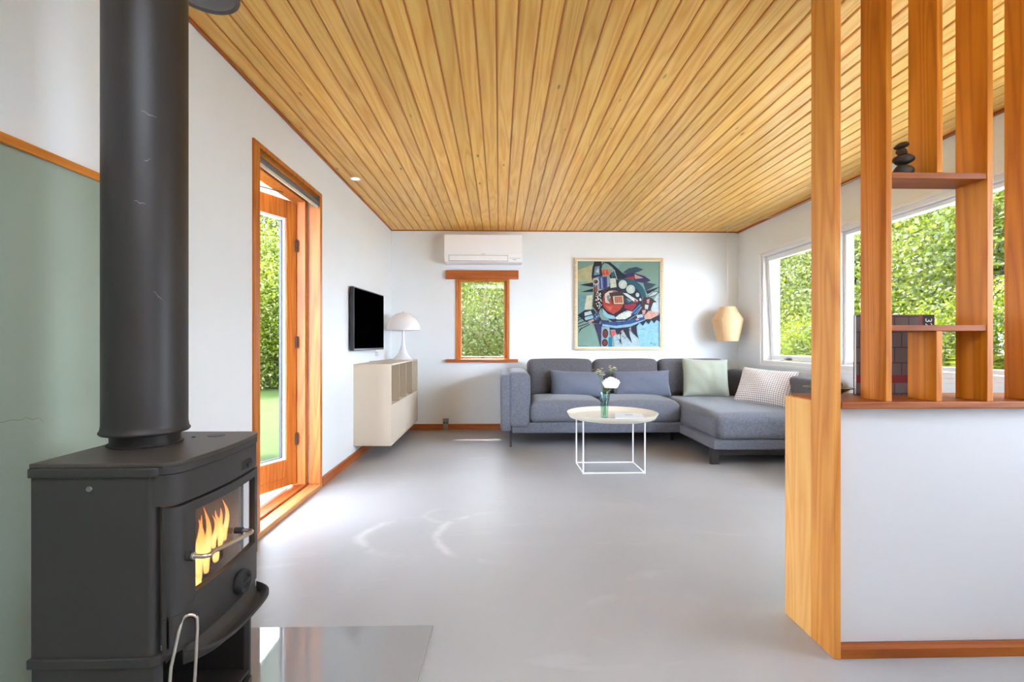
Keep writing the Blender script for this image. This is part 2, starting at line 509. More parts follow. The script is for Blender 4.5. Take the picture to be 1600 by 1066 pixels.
# ------------------------------------------------------------------ small window in the back wall
def window1():
    e = struct(empty('window_1', ((WIN1[0] + WIN1[1]) / 2, D, .8)))
    x0, x1, z0, z1 = WIN1
    b = MB(); b.box(-.608, .221, D - .045, D, 1.722, 1.822, 0, .004); b.build('lintel_board', M['trimwood_x'], e)
    b = MB(); b.box(-.608, .215, D - .05, D, .772, .806, 0, .004); b.build('sill_board', M['trimwood_x'], e)
    b = MB()
    b.box(x0, x0 + .026, D - .012, D + .12, z0, z1, 0, .002); b.box(x1 - .026, x1, D - .012, D + .12, z0, z1, 0, .002)
    b.box(x0 + .026, x1 - .026, D - .006, D + .12, z1 - .012, z1, 0, .002); b.box(x0 + .026, x1 - .026, D - .006, D + .12, z0, z0 + .012, 0, .002)
    b.build('lining', M['winwood'], e)
    b = MB()
    a0, a1, c0, c1 = x0 + .026, x1 - .026, z0 + .012, z1 - .012
    b.box(a0, a0 + .036, D + .02, D + .06, c0, c1, 0, .003); b.box(a1 - .036, a1, D + .02, D + .06, c0, c1, 0, .003)
    b.box(a0 + .036, a1 - .036, D + .02, D + .06, c1 - .014, c1, 0, .003); b.box(a0 + .036, a1 - .036, D + .02, D + .06, c0, c0 + .02, 0, .003)
    sa = b.build('sash', M['winwood'], e)
    b = MB(); b.box(a0 + .03, a1 - .03, D + .036, D + .042, c0 + .012, c1 - .01); b.build('pane', M['glass'], sa)
    b = MB(); b.box(-.205, -.175, D + .008, D + .02, c0 + .006, c0 + .014, 0, .002); b.build('catch', M['rubber'], sa)
window1()

# ------------------------------------------------------------------ white windows in the right wall
def window_right(name, y0, y1, tilt):
    e = struct(empty(name, (XR, (y0 + y1) / 2, .775)))
    z0, z1 = .775, 1.935
    b = MB()
    # flat casing on the wall
    far = y1 > 5
    b.box(XR - .012, XR, y0, y1 + (.034 if far else 0), z1, z1 + .03, 0, .003)
    b.box(XR - .012, XR, y0, y1 + (.034 if far else 0), z0 - .03, z0, 0, .003)
    if far: b.box(XR - .012, XR, y1, y1 + .034, z0, z1, 0, .003)
    b.build('casing', M['white_paint'], e)
    b = MB(); fw = .035
    b.box(XR + .004, XR + .12, y0, y0 + fw, z0, z1, 0, .002); b.box(XR + .004, XR + .12, y1 - fw, y1, z0, z1, 0, .002)
    b.box(XR + .004, XR + .12, y0 + fw, y1 - fw, z1 - fw, z1, 0, .002); b.box(XR + .004, XR + .12, y0 + fw, y1 - fw, z0, z0 + fw, 0, .002)
    b.build('frame', M['white_paint'], e)
    a0, a1, c0, c1 = y0 + fw + .006, y1 - fw - .006, z0 + fw + .006, z1 - fw - .004
    Mx = Matrix.Translation((XR + .06, 0, c1)) @ Matrix.Rotation(R(-tilt), 4, 'Y') @ Matrix.Translation((-(XR + .06), 0, -c1))
    sw = .05 if tilt else .028
    b = MB()
    for (p, q, r, s_) in ((a0, a0 + sw, c0, c1), (a1 - sw, a1, c0, c1), (a0 + sw, a1 - sw, c0, c0 + sw), (a0 + sw, a1 - sw, c1 - sw, c1)):
        b.box(XR + .03, XR + .09, p, q, r, s_, 0, .004, M=Mx)
    sa = b.build('sash', M['white_paint'], e)
    b = MB(); b.box(XR + .055, XR + .061, a0 + sw - .006, a1 - sw + .006, c0 + sw - .006, c1 - sw + .006, 0, 0, M=Mx)
    b.build('pane', M['glass'], sa)
    if tilt:
        ym = (y0 + y1) / 2 + .22
        b = MB(); b.box(XR + .016, XR + .03, ym - .04, ym + .04, c0 + .006, c0 + .03, 0, .003, M=Mx)
        b.box(XR + .0, XR + .018, ym - .008, ym + .05, c0 + .014, c0 + .024, 0, .003, M=Mx); b.build('handle', M['grey_metal'], sa)
window_right('window_2', W2[0], W2[1], 3.0)
window_right('window_3', W3[0], W3[1], 0)

# eaves, unseen and widened to keep out sun and sky, and outer ground
b = MB()
for q in around(XL - 1.3, XR + 1.5, YR - .3, D + 1.0): b.box(*q, H + .13, H + .25)
struct(b.build('shading_roof', M['white_paint']))
e = struct(empty('added_skylight', (-.1, .0, H)))  # frame and pane of the unseen opening added for its daylight
b = MB()
a, b_, c, d = SKY
for q in ((a, a + .03, c, d), (b_ - .03, b_, c, d), (a + .03, b_ - .03, c, c + .03), (a + .03, b_ - .03, d - .03, d)): b.box(*q, H, H + .28, 0, .003)
b.build('frame', M['white_paint'], e)
b = MB(); b.box(a + .02, b_ - .02, c + .02, d - .02, H + .262, H + .27); b.build('pane', M['glass'], e)

# ------------------------------------------------------------------ wood stove
iron = plain('stove_iron', (46, 43, 41), .48, .0, .45, .05, 60)
iron_top = plain('stove_top_plate', (62, 54, 48), .42, .0, .5, .16, 9)
iron_dark = plain('stove_inside', (34, 33, 32), .8)
steel = plain('brushed_steel', (205, 196, 186), .28, 1.)
def front_curve(y):
    u = (y - 1.238) / .18
    return -.672 + .017 * (1 - u * u)
def front_pts(off=0., ya=1.052, yb=1.422, n=26):
    """plan of the bowed stove front, near corner to far corner"""
    pts = []
    x0 = -.702
    for k in range(7):
        a = R(90 * k / 6)
        y = 1.052 + .034 * (1 - math.cos(a)); x = x0 + (front_curve(1.086) - x0) * math.sin(a)
        pts.append((x, y))
    for k in range(1, n):
        y = 1.086 + (1.388 - 1.086) * k / n; pts.append((front_curve(y), y))
    for k in range(7):
        a = R(90 * k / 6)
        y = 1.388 + .034 * math.sin(a); x = x0 + (front_curve(1.388) - x0) * math.cos(a)
        pts.append((x, y))
    return [(x + off, y) for x, y in pts if ya - 1e-6 <= y <= yb + 1e-6]
def strip(mb, z0, z1, ya=1.052, yb=1.422, off=0., th=.012, bev=0):
    p = front_pts(off, ya, yb)
    q = [(x - th, y) for x, y in p][::-1]
    mb.prism(p + q, z0, z1, 'Z', 0, bev, True)
    return mb
def stove():
    t = thing('wood_stove', 'black cast-iron wood stove with bowed glass door and fire burning inside', 'stove', (-.82, 1.236, .008))
    xb, ys0, ys1 = -.957, 1.051, 1.423
    for y0, y1 in ((ys0, ys0 + .018), (ys1 - .018, ys1)):
        b = MB(); rr = .016; arc = [(-.709 - rr + rr * math.sin(R(q)), y0 + rr * (1 - math.cos(R(q)))) for q in range(0, 91, 15)]
        if y0 > 1.2: arc = [(x, y0 + y1 - y) for x, y in arc][::-1]
        b.prism(([(xb, y0)] + arc + [(-.709, y1), (xb, y1)]) if y0 < 1.2 else ([(xb, y0), (-.709, y0)] + arc + [(xb, y1)]), .35, .722, 'Z', 0, 0, True)
        b.build('side_panel', iron, t)
    # moulded bands round the body, above and below the side panels
    for z0, z1, o_ in ((.722, .742, .005), (.332, .352, .006)):
        b = MB()
        p = [(xb - o_, ys0 - o_), (-.714, ys0 - o_), (-.704, ys0 - .001), (-.70, ys0 + .004), (-.70, ys1 - .004), (-.704, ys1 + .001), (-.714, ys1 + o_), (xb - o_, ys1 + o_)]
        if z0 > .5:
            b.prism(p, z0, z1, 'Z', 0, .003)
        else:
            b.prism(p, z0, z1, 'Z', 0, .003)
        b.build('moulding', iron, t)
    b = MB(); b.box(xb, xb + .015, ys0 + .018, ys1 - .018, .352, .722); b.build('back_panel', iron, t)
    # top plate
    p = front_pts(.004)
    b = MB(); b.prism([(xb - .003, ys0 - .002)] + p + [(xb - .003, ys1 + .002)], .742, .751, 'Z', 0, .0015)
    tp = b.build('top_plate', iron_top, t)
    b = MB(); b.lathe([(0, .0), (.022, .0), (.022, .0012), (0, .0012)], (-.755, 1.36, .751), 24); b.build('cover_disc', plain('worn_spot', (58, 50, 46), .5), tp)
    for yy in (1.30,):
        b = MB(); b.lathe([(0, .002), (.004, .002), (.005, 0)], (-.80, 1.335, .751), 12); b.build('screw', iron_dark, tp)
    b = MB(); strip(b, .727, .742, off=.003); strip(b, .661, .725, off=.0)
    uf = b.build('upper_front', iron, t)
    # slot of the top air control
    b = MB(); n = 14
    pts = [(1.285, .672), (1.345, .672), (1.352, .678), (1.352, .688), (1.345, .694), (1.285, .694), (1.278, .688), (1.278, .678)]
    b.prism(pts, front_curve(1.315) - .004, front_curve(1.315) + .0012, 'X'); b.build('air_slot', iron_dark, uf)
    b = MB(); b.box(front_curve(1.32) - .001, front_curve(1.32) + .005, 1.325, 1.344, .674, .684, 0, .001); b.build('air_slider', iron, uf)
    # door with window opening
    gy0, gy1, gz0, gz1 = 1.112, 1.372, .458, .636
    b = MB()
    strip(b, gz1, .656, 1.056, 1.412, .003, .016); strip(b, .425, gz0, 1.056, 1.412, .003, .016)
    strip(b, gz0, gz1, 1.056, gy0, .003, .016); strip(b, gz0, gz1, gy1, 1.412, .003, .016)
    dr = b.build('door', iron, t)
    b = MB()
    ny = 16
    vs = []; fs = []
    for k in range(ny + 1):
        y = gy0 - .003 + (gy1 - gy0 + .006) * k / ny
        for z in (gz0 - .003, gz1 + .003): vs.append((front_curve(y) - .004, y, z))
    for k in range(ny): fs.append((2 * k, 2 * k + 2, 2 * k + 3, 2 * k + 1))
    b.add(vs, fs, 0, True)
    b.build('glass', pane_glass('stove_glass', (.80, .78, .76), 2.2, .02), dr)
    # handle: two dark studs and a bent steel bar standing off the door
    b = MB(); zh = .545
    xs = front_curve(1.09)
    b.tube([(xs + .003, 1.085, zh), (xs + .014, 1.085, zh)], .0095, 14, 0)
    b.build('handle_stud', iron_dark, dr); b = MB()
    b.tube([(front_curve(1.262), 1.262, zh - .012), (front_curve(1.262) + .02, 1.262, zh - .012)], .0075, 14)
    b.build('handle_stud', iron_dark, dr)
    b = MB()
    pth = [(xs + .012, 1.085, zh)]
    for k in range(8):
        a = R(90 * k / 7); pth.append((xs + .034 + .012 * math.sin(a), 1.085 + .012 * (1 - math.cos(a)), zh - .001))
    for k in range(1, 12):
        y = 1.10 + .150 * k / 11; pth.append((front_curve(y) + .0375 + .0008 * k, y, zh - .001 - .011 * k / 11))
    xe = front_curve(1.262)
    for k in range(1, 8):
        a = R(90 * k / 7); pth.append((xe + .034 + .012 * math.cos(a) - 0.0, 1.25 + .012 * math.sin(a), zh - .012))
    pth.append((xe + .018, 1.262, zh - .012))
    b.tube(pth, .0047, 12); b.lathe([(.0, .0), (.008, 0), (.008, .004), (0, .004)], (0, 0, 0), 16, M=Matrix.Translation((xs + .014, 1.085, zh)) @ Matrix.Rotation(R(90), 4, 'Y'))
    b.build('handle', steel, dr)
    # lower front, ash door and air knob
    b = MB(); strip(b, .352, .4235, 1.056, 1.418, .001, .014); b.build('lower_front', iron, t)
    b = MB(); strip(b, .365, .430, 1.054, 1.112, .006, .010); b.prism([(1.078, .43), (1.112, .43), (1.112, .452)], front_curve(1.1) - .003, front_curve(1.1) + .006, 'X')
    ad = b.build('ash_door', iron, t)
    b = MB(); b.lathe([(0, .018), (.006, .018), (.008, .012), (.005, .006), (.005, 0)], (0, 0, 0), 14, M=Matrix.Translation((front_curve(1.09) + .006, 1.088, .418)) @ Matrix.Rotation(R(90), 4, 'Y'))
    b.build('ash_door_knob', iron_dark, ad)
    b = MB(); Mk = Matrix.Translation((front_curve(1.28) + .002, 1.28, .398)) @ Matrix.Rotation(R(90), 4, 'Y')
    b.lathe([(.027, 0), (.029, .004), (.029, .014), (.026, .018), (.02, .018), (.017, .012), (0, .012)], (0, 0, 0), 28, M=Mk)
    b.box(-.004, .004, -.018, .018, .011, .019, 0, .001, M=Mk)
    b.build('air_knob', iron_dark, t)
    # ash lip: a scooped tray bowing out under the door
    b = MB(); vs = []; fs = []
    ny, nx = 28, 8
    for k in range(ny + 1):
        u = -1 + 2 * k / ny
        y = 1.238 + .158 * u
        out = .056 * (1 - abs(u) ** 6) + .003
        x0 = front_curve(y) - .002
        for j in range(nx + 1):
            s_ = j / nx
            z = .352 - .030 * math.sin(PI * min(1, s_ * 1.15) * .85) + .006 * s_
            vs.append((x0 + out * s_, y, z))
        for j in range(nx, -1, -1):
            s_ = j / nx
            z = .344 - .030 * math.sin(PI * min(1, s_ * 1.15) * .85) + .006 * s_
            vs.append((x0 + out * s_, y, z))
    m = 2 * (nx + 1)
    for k in range(ny):
        for j in range(m):
            fs.append((k * m + j, k * m + (j + 1) % m, (k + 1) * m + (j + 1) % m, (k + 1) * m + j))
    b.add(vs, fs, 0, True); b.build('ash_lip', plain('ash_lip_iron', (50, 47, 45), .5, 0, .35, .2, 30), t)
    # lower body with the log niche
    b = MB()
    b.prism([(xb, ys0), (-.712, ys0), (-.704, ys0 + .01), (-.704, ys0 + .02), (xb, ys0 + .02)], .0085, .332, 'Z', 0, .002)
    b.prism([(xb, ys1 - .02), (-.704, ys1 - .02), (-.692, ys1 - .014), (-.692, ys1 - .004), (-.70, ys1), (xb, ys1)], .0085, .332, 'Z', 0, .002)
    b.box(xb, xb + .015, ys0 + .02, ys1 - .02, .0085, .332)
    b.box(xb + .015, -.70, ys0 + .02, ys1 - .02, .325, .332)
    b.build('niche', iron, t)
    b = MB(); b.box(xb + .015, -.69, ys0 + .02, ys1 - .02, .088, .098, 0, .002); strip(b, .0085, .086, 1.075, 1.40, -.012, .012)
    b.build('log_shelf', iron, t)
    # firebox lining
    b = MB()
    b.box(xb + .016, xb + .036, ys0 + .02, ys1 - .02, .36, .70); b.box(xb + .036, -.712, ys0 + .019, ys0 + .032, .36, .70)
    b.box(xb + .036, -.712, ys1 - .032, ys1 - .019, .36, .70); b.box(xb + .016, -.70, ys0 + .02, ys1 - .02, .353, .36)
    b.box(xb + .016, -.70, ys0 + .02, ys1 - .02, .70, .706)
    b.build('firebox_lining', plain('firebrick', (150, 136, 122), .9, 0, .2, .15, 18), t)
    b = MB(); b.lathe([(0, .003), (.005, .003), (.006, 0)], (0, 0, 0), 12, M=Matrix.Translation((-.84, ys0 - .0005, .699)) @ Matrix.Rotation(R(90), 4, 'X'))
    b.build('side_screw', plain('screw_steel', (140, 140, 140), .4, .8), t)
stove()
# fire
def fire():
    def flame_mat():
        t = NT('flame')
        tc = t.N('ShaderNodeTexCoord'); sep = t.N('ShaderNodeSeparateXYZ'); t.L(tc.outputs['Generated'], sep.inputs[0])
        c = t.ramp(sep.outputs[2], [(0, (1, .46, .12)), (.35, (1, .60, .20)), (.7, (.95, .34, .08)), (1, (.6, .14, .04))])
        em = t.N('ShaderNodeEmission'); em.inputs['Strength'].default_value = 1.25; t.L(c, em.inputs['Color'])
        lw = t.N('ShaderNodeLayerWeight'); lw.inputs['Blend'].default_value = .35
        tr = t.N('ShaderNodeBsdfTransparent'); mx = t.N('ShaderNodeMixShader')
        n = t.noise(t.mapping((28, 28, 9)), 1., 3, .6)
        f = t.math('MINIMUM', t.math('ADD', t.math('MULTIPLY', lw.outputs['Facing'], .9), t.math('MULTIPLY', n, .45)), 1.)
        t.L(f, mx.inputs[0]); t.L(em.outputs[0], mx.inputs[1]); t.L(tr.outputs[0], mx.inputs[2]); t.L(mx.outputs[0], t.out.inputs['Surface'])
        return t.m
    fm = flame_mat()
    t = thing('log_fire', 'bright orange flames over burning logs behind the stove glass', 'fire', (-.80, 1.24, .36))
    for (x, y, z, a, L_) in ((-.80, 1.15, .385, 8, .22), (-.86, 1.27, .385, -6, .22), (-.79, 1.30, .42, 20, .2)):
        b = MB()
        d = Vector((math.sin(R(a)) * .4, math.cos(R(a)), .05)).normalized() * L_ / 2
        c = Vector((x, y + .02, z))
        c.y = min(c.y, 1.29)
        b.tube([c - d, c - d * .3, c + d * .3, c + d], .025, 12); b.build('log', plain('charred_log', (70, 46, 34), .9, 0, .2, .5, 25), t)
    rg = random.Random(5)
    spec = ((1.215, .12, .011, .43, 0), (1.232, .155, .013, .425, .01), (1.255, .13, .012, .43, -.008), (1.272, .165, .013, .425, .004), (1.292, .10, .012, .435, -.01),
            (1.312, .085, .010, .47, .0), (1.330, .10, .011, .465, .006), (1.348, .095, .010, .47, -.004), (1.364, .11, .010, .47, .0), (1.244, .09, .014, .43, -.02), (1.284, .12, .013, .43, -.02), (1.222, .05, .010, .41, .012), (1.30, .04, .012, .44, .012))
    for (y, h, w, z, dx) in spec:
        b = MB(); x = -.735 + dx; n = 14; vs = []; fs = []
        ph = rg.uniform(0, 6)
        for i in range(n + 1):
            s_ = i / n
            r = w * (math.sin(PI * min(1, .18 + s_ * .82)) ** .9) * (1 - .45 * s_) + .0004
            ox = .006 * math.sin(5 * s_ + ph) * s_; oy = .012 * s_ * math.sin(4.6 * s_ + ph * 2)
            for k in range(10):
                q = 2 * PI * k / 10; vs.append((x + ox + r * .7 * math.cos(q), y + oy + r * math.sin(q), z + h * s_))
        for i in range(n):
            for k in range(10): fs.append((i * 10 + k, i * 10 + (k + 1) % 10, (i + 1) * 10 + (k + 1) % 10, (i + 1) * 10 + k))
        b.add(vs, fs, 0, True); b.build('flame', fm, t)
fire()
# flue
pipe_mat = plain('flue_black', (40, 36, 34), .45, 0, .35, .08, 5)
t = thing('flue_pipe', 'tall black flue pipe rising from the stove top to the ceiling', 'flue pipe', (-.872, 1.262, .752))
b = MB(); b.lathe([(.072, 0), (.0725, .004), (.0725, .08)], (-.872, 1.262, .752), 48); b.lathe([(.076, 0), (.079, .001), (.079, .003), (.0725, .004)], (-.872, 1.262, .752), 48)
b.build('flue_collar', pipe_mat, t)
b = MB(); b.lathe([(.0725, .028), (.091, .028), (.0935, .031), (.0935, .034), (.0905, .038), (.0885, .05), (.0885, H - .753)], (-.872, 1.262, .752), 64)
fp = b.build('flue_sleeve', pipe_mat, t)
sm = plain('scratch', (150, 140, 130), .6)
def flue_scratch(p0, p1, w=.0012):
    c = Vector((-.872, 1.262)); vs = []
    b = MB()
    for i in range(5):
        s_ = i / 4
        a = R(p0[0] + (p1[0] - p0[0]) * s_); z = p0[1] + (p1[1] - p0[1]) * s_ + .002 * math.sin(9 * s_)
        for q in (-w / 2, w / 2): vs.append((c.x + .0889 * math.cos(a), c.y + .0889 * math.sin(a), z + q * (1 - abs(2 * s_ - 1) * .6)))
    b.add(vs, [(2 * i, 2 * i + 1, 2 * i + 3, 2 * i + 2) for i in range(4)])
    b.build('scratch', sm, fp)
for p0, p1 in (((-62, 1.537), (-42, 1.528)), ((-58, 1.420), (-50, 1.428)), ((-70, 1.327), (-56, 1.321)), ((-108, 1.24), (-112, 1.22)), ((-46, 1.12), (-35, 1.10))):
    flue_scratch(p0, p1)
b = MB(); b.lathe([(.089, 0), (.15, 0), (.15, .012), (.089, .012)], (-.872, 1.262, H - .014), 48); b.build('ceiling_rose', pipe_mat, t)

# dark round ceiling fitting behind the flue
t = thing('ceiling_spotlight', 'dark grey round ceiling fitting behind the flue pipe', 'ceiling light', (-1.05, 1.885, H))
b = MB(); b.lathe([(0, -.006), (.098, -.006), (.104, -.012), (.11, -.012), (.113, -.006), (.113, .0)], (-1.075, 1.865, H - .001), 48); b.build('rim', plain('fitting_grey', (84, 86, 88), .4), t)
b = MB(); b.lathe([(0, -.022), (.05, -.02), (.085, -.012), (.097, -.006)], (-1.075, 1.865, H - .001), 48); b.build('cover', plain('fitting_cover', (96, 98, 100), .35), t)

# white downlight by the left wall
t = thing('downlight', 'small white round downlight set in the timber ceiling near the garden door', 'ceiling light', (-1.125, 3.96, H))
b = MB(); b.lathe([(.03, -.003), (.042, -.004), (.044, -.001), (.044, .0)], (-1.125, 3.96, H - .0005), 32); b.build('ring', plain('downlight_white', (238, 236, 232), .4), t)
tt = NT('downlight_lens'); tt.set(Base_Color=lin((245, 240, 230)), Roughness=.4, Emission_Color=(1, .93, .82, 1), Emission_Strength=.6)
b = MB(); b.lathe([(0, -.002), (.03, -.003)], (-1.125, 3.96, H - .0005), 32); b.build('lens', tt.m, t)

# hearth plate
b = MB(); b.prism([(-1.21, 1.0), (-.255, .9), (-.232, 1.767), (-1.21, 1.767)], .0005, .008, 'Z', 0, .001)
gt = NT('hearth_glass'); gt.set(Base_Color=lin((146, 147, 149)), Roughness=.03, Specular_IOR_Level=.75)
o = b.build('hearth_plate', gt.m)
tag(o, 'grey glass hearth plate on the floor under the stove', 'hearth plate')

# two-legged steel hook hanging from the ash door knob
b = MB(); xk = front_curve(1.09) + .012
pth = [(-.680, 1.040, .19), (-.675, 1.050, .33), (-.668, 1.064, .395)]
for k in range(9):
    a = R(180 - 180 * k / 8); pth.append((xk - .001 + .012 * math.cos(a), 1.072 + .014 * k / 8, .412 + .011 * math.sin(a)))
pth += [(xk + .012, 1.085, .39), (xk + .010, 1.08, .29), (xk + .006, 1.07, .16)]
b.tube(pth, .0032, 10)
tag(b.build('stove_tool', steel), 'bent steel two-legged tool hanging on the stove ash door', 'stove tool')

# ------------------------------------------------------------------ room divider
def divider():
    t = thing('room_divider', 'low white partition with orange pine posts and slats up to the ceiling', 'room divider', (1.5, 1.65, 0))
    XE = 2.30
    b = MB(); b.box(1.078, XE, 1.592, 1.80, .032, .79); b.build('white_panel', M['partition_white'], t)
    b = MB(); b.box(1.055, 1.077, 1.673, 1.826, 0, .803, 0, .0015); b.build('end_board', M['endwood_lit'], t)
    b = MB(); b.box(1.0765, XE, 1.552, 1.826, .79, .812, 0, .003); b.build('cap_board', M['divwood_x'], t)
    b = MB(); b.box(1.0765, XE, 1.5545, 1.592, 0, .031, 0, .002); b.build('floor_batten', M['divwood_x'], t)
    def slat(x0, z0, z1, y0=1.556, y1=1.668, th=.0195, mat='divwood'):
        b = MB(); b.box(x0, x0 + th, y0, y1, z0, z1, 0, .0015)
        o = b.build('slat', M[mat], t)
        at = o.data.attributes.new('board', 'FLOAT_COLOR', 'POINT')
        c = (rnd.random(), rnd.random(), rnd.random(), 1.)
        at.data.foreach_set('color', np.array([c] * len(o.data.vertices), dtype=np.float32).ravel())
        return o
    p = slat(1.0555, 0, H, 1.554, 1.6725, .021, 'postwood_lit'); p.name = 'post'
    slat(1.2225, .8122, H); slat(1.551, .8122, H); slat(1.7215, .8122, H)
    s1 = slat(1.3855, .8122, 1.0355); s2 = slat(1.387, 1.5395, H)
    for z0, z1 in ((1.036, 1.0545), (1.5205, 1.539)):
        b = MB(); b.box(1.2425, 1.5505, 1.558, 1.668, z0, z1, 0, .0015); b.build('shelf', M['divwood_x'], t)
    for s_ in (1.895, 2.06, 2.23): pass
divider()

# balanced stones on the upper shelf of the divider
def stone(name, label, c, r, rot, col, seed, grp):
    b = MB(); bm = bmesh.new(); bmesh.ops.create_icosphere(bm, subdivisions=4, radius=1)
    rg = random.Random(seed); ph = [rg.uniform(0, 6.28) for _ in range(6)]
    for v in bm.verts:
        k = 1 + .07 * math.sin(3 * v.co.x + ph[0]) * math.sin(2.5 * v.co.y + ph[1]) + .05 * math.sin(4 * v.co.z + ph[2] + 2 * v.co.x)
        v.co = Vector((v.co.x * r[0], v.co.y * r[1], v.co.z * r[2])) * k
    b.bm(bm, 0, True, Matrix.Translation(c) @ Euler([R(q) for q in rot]).to_matrix().to_4x4())
    tag(b.build(name, plain('stone_' + str(seed), col, .6, 0, .4, .25, 40)), label, 'stone', grp)
g = 'pebbles balanced on the divider shelf'
stone('pebble', 'round dark pebble at the bottom of the stack on the divider shelf', (1.327, 1.615, 1.5605), (.030, .028, .0215), (0, 3, 0), (66, 66, 62), 1, g)
stone('pebble', 'wide flat dark pebble lying second from the bottom of the stack', (1.327, 1.615, 1.5985), (.034, .030, .0165), (0, -3, 20), (54, 50, 48), 2, g)
stone('pebble', 'small brownish pebble under the topmost one of the stack', (1.322, 1.615, 1.6245), (.015, .016, .0125), (0, 10, 0), (84, 66, 56), 3, g)
stone('pebble', 'tilted dark pebble on top of the stack', (1.321, 1.615, 1.6455), (.0225, .02, .0105), (0, -20, 10), (58, 52, 48), 4, g)

# bowl on the divider cap, behind the post
b = MB(); b.lathe([(.0, .006), (.03, .006), (.032, 0), (.038, 0), (.045, .012), (.07, .026), (.078, .027), (.079, .030), (.070, .031), (.046, .018), (0, .012)], (1.162, 1.745, .8122), 40)
tag(b.build('bowl', plain('bowl_dark', (92, 78, 56), .4, 0, .5, .2, 20)), 'shallow dark dish on the divider cap behind the first post', 'bowl')

# book standing on the divider cap
def slate_mat():
    t = NT('slate_cover')
    br = t.N('ShaderNodeTexBrick'); br.inputs['Scale'].default_value = 5.5
    br.inputs['Color1'].default_value = lin((104, 97, 100)); br.inputs['Color2'].default_value = lin((112, 102, 104)); br.inputs['Mortar'].default_value = lin((70, 60, 64))
    br.inputs['Mortar Size'].default_value = .012; br.inputs['Brick Width'].default_value = .28; br.inputs['Row Height'].default_value = .3
    t.L(t.mapping((1, 1, 1), (R(90), 0, 0)), br.inputs['Vector'])
    t.set(Base_Color=br.outputs['Color'], Roughness=.35)
    return t.m
def book():
    t = thing('book', 'large book with grey slate-tile cover and red band standing on the divider cap', 'book', (1.39, 1.745, .8122))
    x0, x1, z0, z1, y = 1.262, 1.545, .8122, 1.098, 1.742
    b = MB(); b.box(x0, x1, y, y + .002, z0, z1, 0, .0005); b.box(x0, x1, y + .014, y + .016, z0, z1, 0, .0005)
    cv = b.build('cover', slate_mat(), t)
    b = MB(); b.box(x0 + .003, x1 - .002, y + .0021, y + .0139, z0 + .003, z1 - .003); b.build('pages', plain('paper', (232, 230, 224), .7), t)
    b = MB(); b.box(x0, 1.488, y - .0006, y, .856, .884); b.box(1.488, 1.501, y - .0006, y, z0 + .03, z1 - .001)
    b.build('red_band', plain('book_red', (128, 26, 32), .4), cv)
    b = MB(); b.box(1.501, x1 - .002, y - .0007, y, 1.0, z1 - .001); b.build('black_label', plain('book_black', (30, 28, 28), .4), cv)
    cu = bpy.data.curves.new('number', 'FONT'); cu.body = '32'; cu.size = .035; cu.extrude = .0002; cu.align_x = 'CENTER'; cu.align_y = 'CENTER'
    to = bpy.data.objects.new('number', cu); COL.objects.link(to)
    bpy.context.view_layer.update()
    me = bpy.data.meshes.new_from_object(to.evaluated_get(bpy.context.evaluated_depsgraph_get()))
    bpy.data.objects.remove(to)
    me.transform(Matrix.Translation((1.521, y - .0012, 1.069)) @ Matrix.Rotation(R(90), 4, 'X') @ Matrix.Rotation(R(-90), 4, 'Z'))
    me.materials.clear(); me.materials.append(plain('book_white', (235, 235, 235), .5))
    o = bpy.data.objects.new('cover_number', me); COL.objects.link(o); o.parent = cv
book()

# ------------------------------------------------------------------ heat pump
def heatpump():
    t = thing('heat_pump', 'white wall-mounted heat pump unit above the small window', 'heat pump', (-.176, D, 1.885))
    wp = plain('pump_white', (245, 247, 249), .35)
    x0, x1, y = -.608, .256, 5.565
    b = MB(); b.prism([(y + .03, 1.888), (y + .012, 1.893), (y + .002, 1.965), (y, 1.975), (y, 2.19), (y + .004, 2.196), (D, 2.196), (D, 1.888)], x0, x1, 'X', 0, .003)
    b.build('casing', wp, t)
    b = MB(); b.box(-.553, .095, y - .001, y + .006, 1.904, 1.962, 0, .002); b.build('louvre', wp, t)
    b = MB(); b.box(-.56, .10, y + .0005, y + .008, 1.962, 1.966); b.box(-.5565, -.5535, y - .0005, y + .008, 1.9, 1.962); b.box(.0955, .0985, y - .0005, y + .008, 1.9, 1.962); b.box(-.553, .095, y - .0005, y + .008, 1.9, 1.904)
    b.build('louvre_gap', plain('pump_shadow_gap', (150, 150, 150), .6), t)
    b = MB()
    for k in range(6):
        b.box(.118 + k * .021, .128 + k * .021, y - .0008, y + .006, 1.93, 1.936)
    b.box(.15, .19, y - .0008, y + .006, 1.915, 1.92); b.build('indicator', plain('pump_marks', (176, 178, 180), .5), t)
    b = MB(); b.box(-.2, -.155, y - .0008, y + .001, 1.976, 1.981); b.build('badge', plain('pump_badge', (180, 180, 180), .3, .6), t)
heatpump()

# ------------------------------------------------------------------ television
t = thing('television', 'flat black television screen mounted on the wall above the floating cabinet', 'television', (XL, 4.54, .93))
b = MB()
Mt = Matrix.Translation((-1.182, 4.115, 0)) @ Matrix.Rotation(math.atan2(-.048, .848), 4, 'Z')
tvw = .85
b.box(-.032, 0, 0, tvw, .93, 1.458, 0, .004, M=Mt); b.build('housing', plain('tv_plastic', (42, 43, 45), .4), t)
b = MB(); b.box(-.001, .0012, .009, tvw - .009, .947, 1.449, 0, 0, M=Mt); st = NT('tv_screen'); st.set(Base_Color=(.0004, .0004, .0005, 1), Roughness=.8, Specular_IOR_Level=0.); b.build('screen', st.m, t)
b = MB(); b.box(XL, -1.19, 4.42, 4.66, 1.1, 1.3, 0, .004); b.build('wall_bracket', M['rubber'], t)
t = thing('cable_box', 'small white cable box on the wall under the television corner', 'cable box', (XL, 5.0, .86))
b = MB(); b.box(XL, XL + .03, 5.02, 5.09, .862, .905, 0, .004); b.build('cover', M['white_paint'], t)
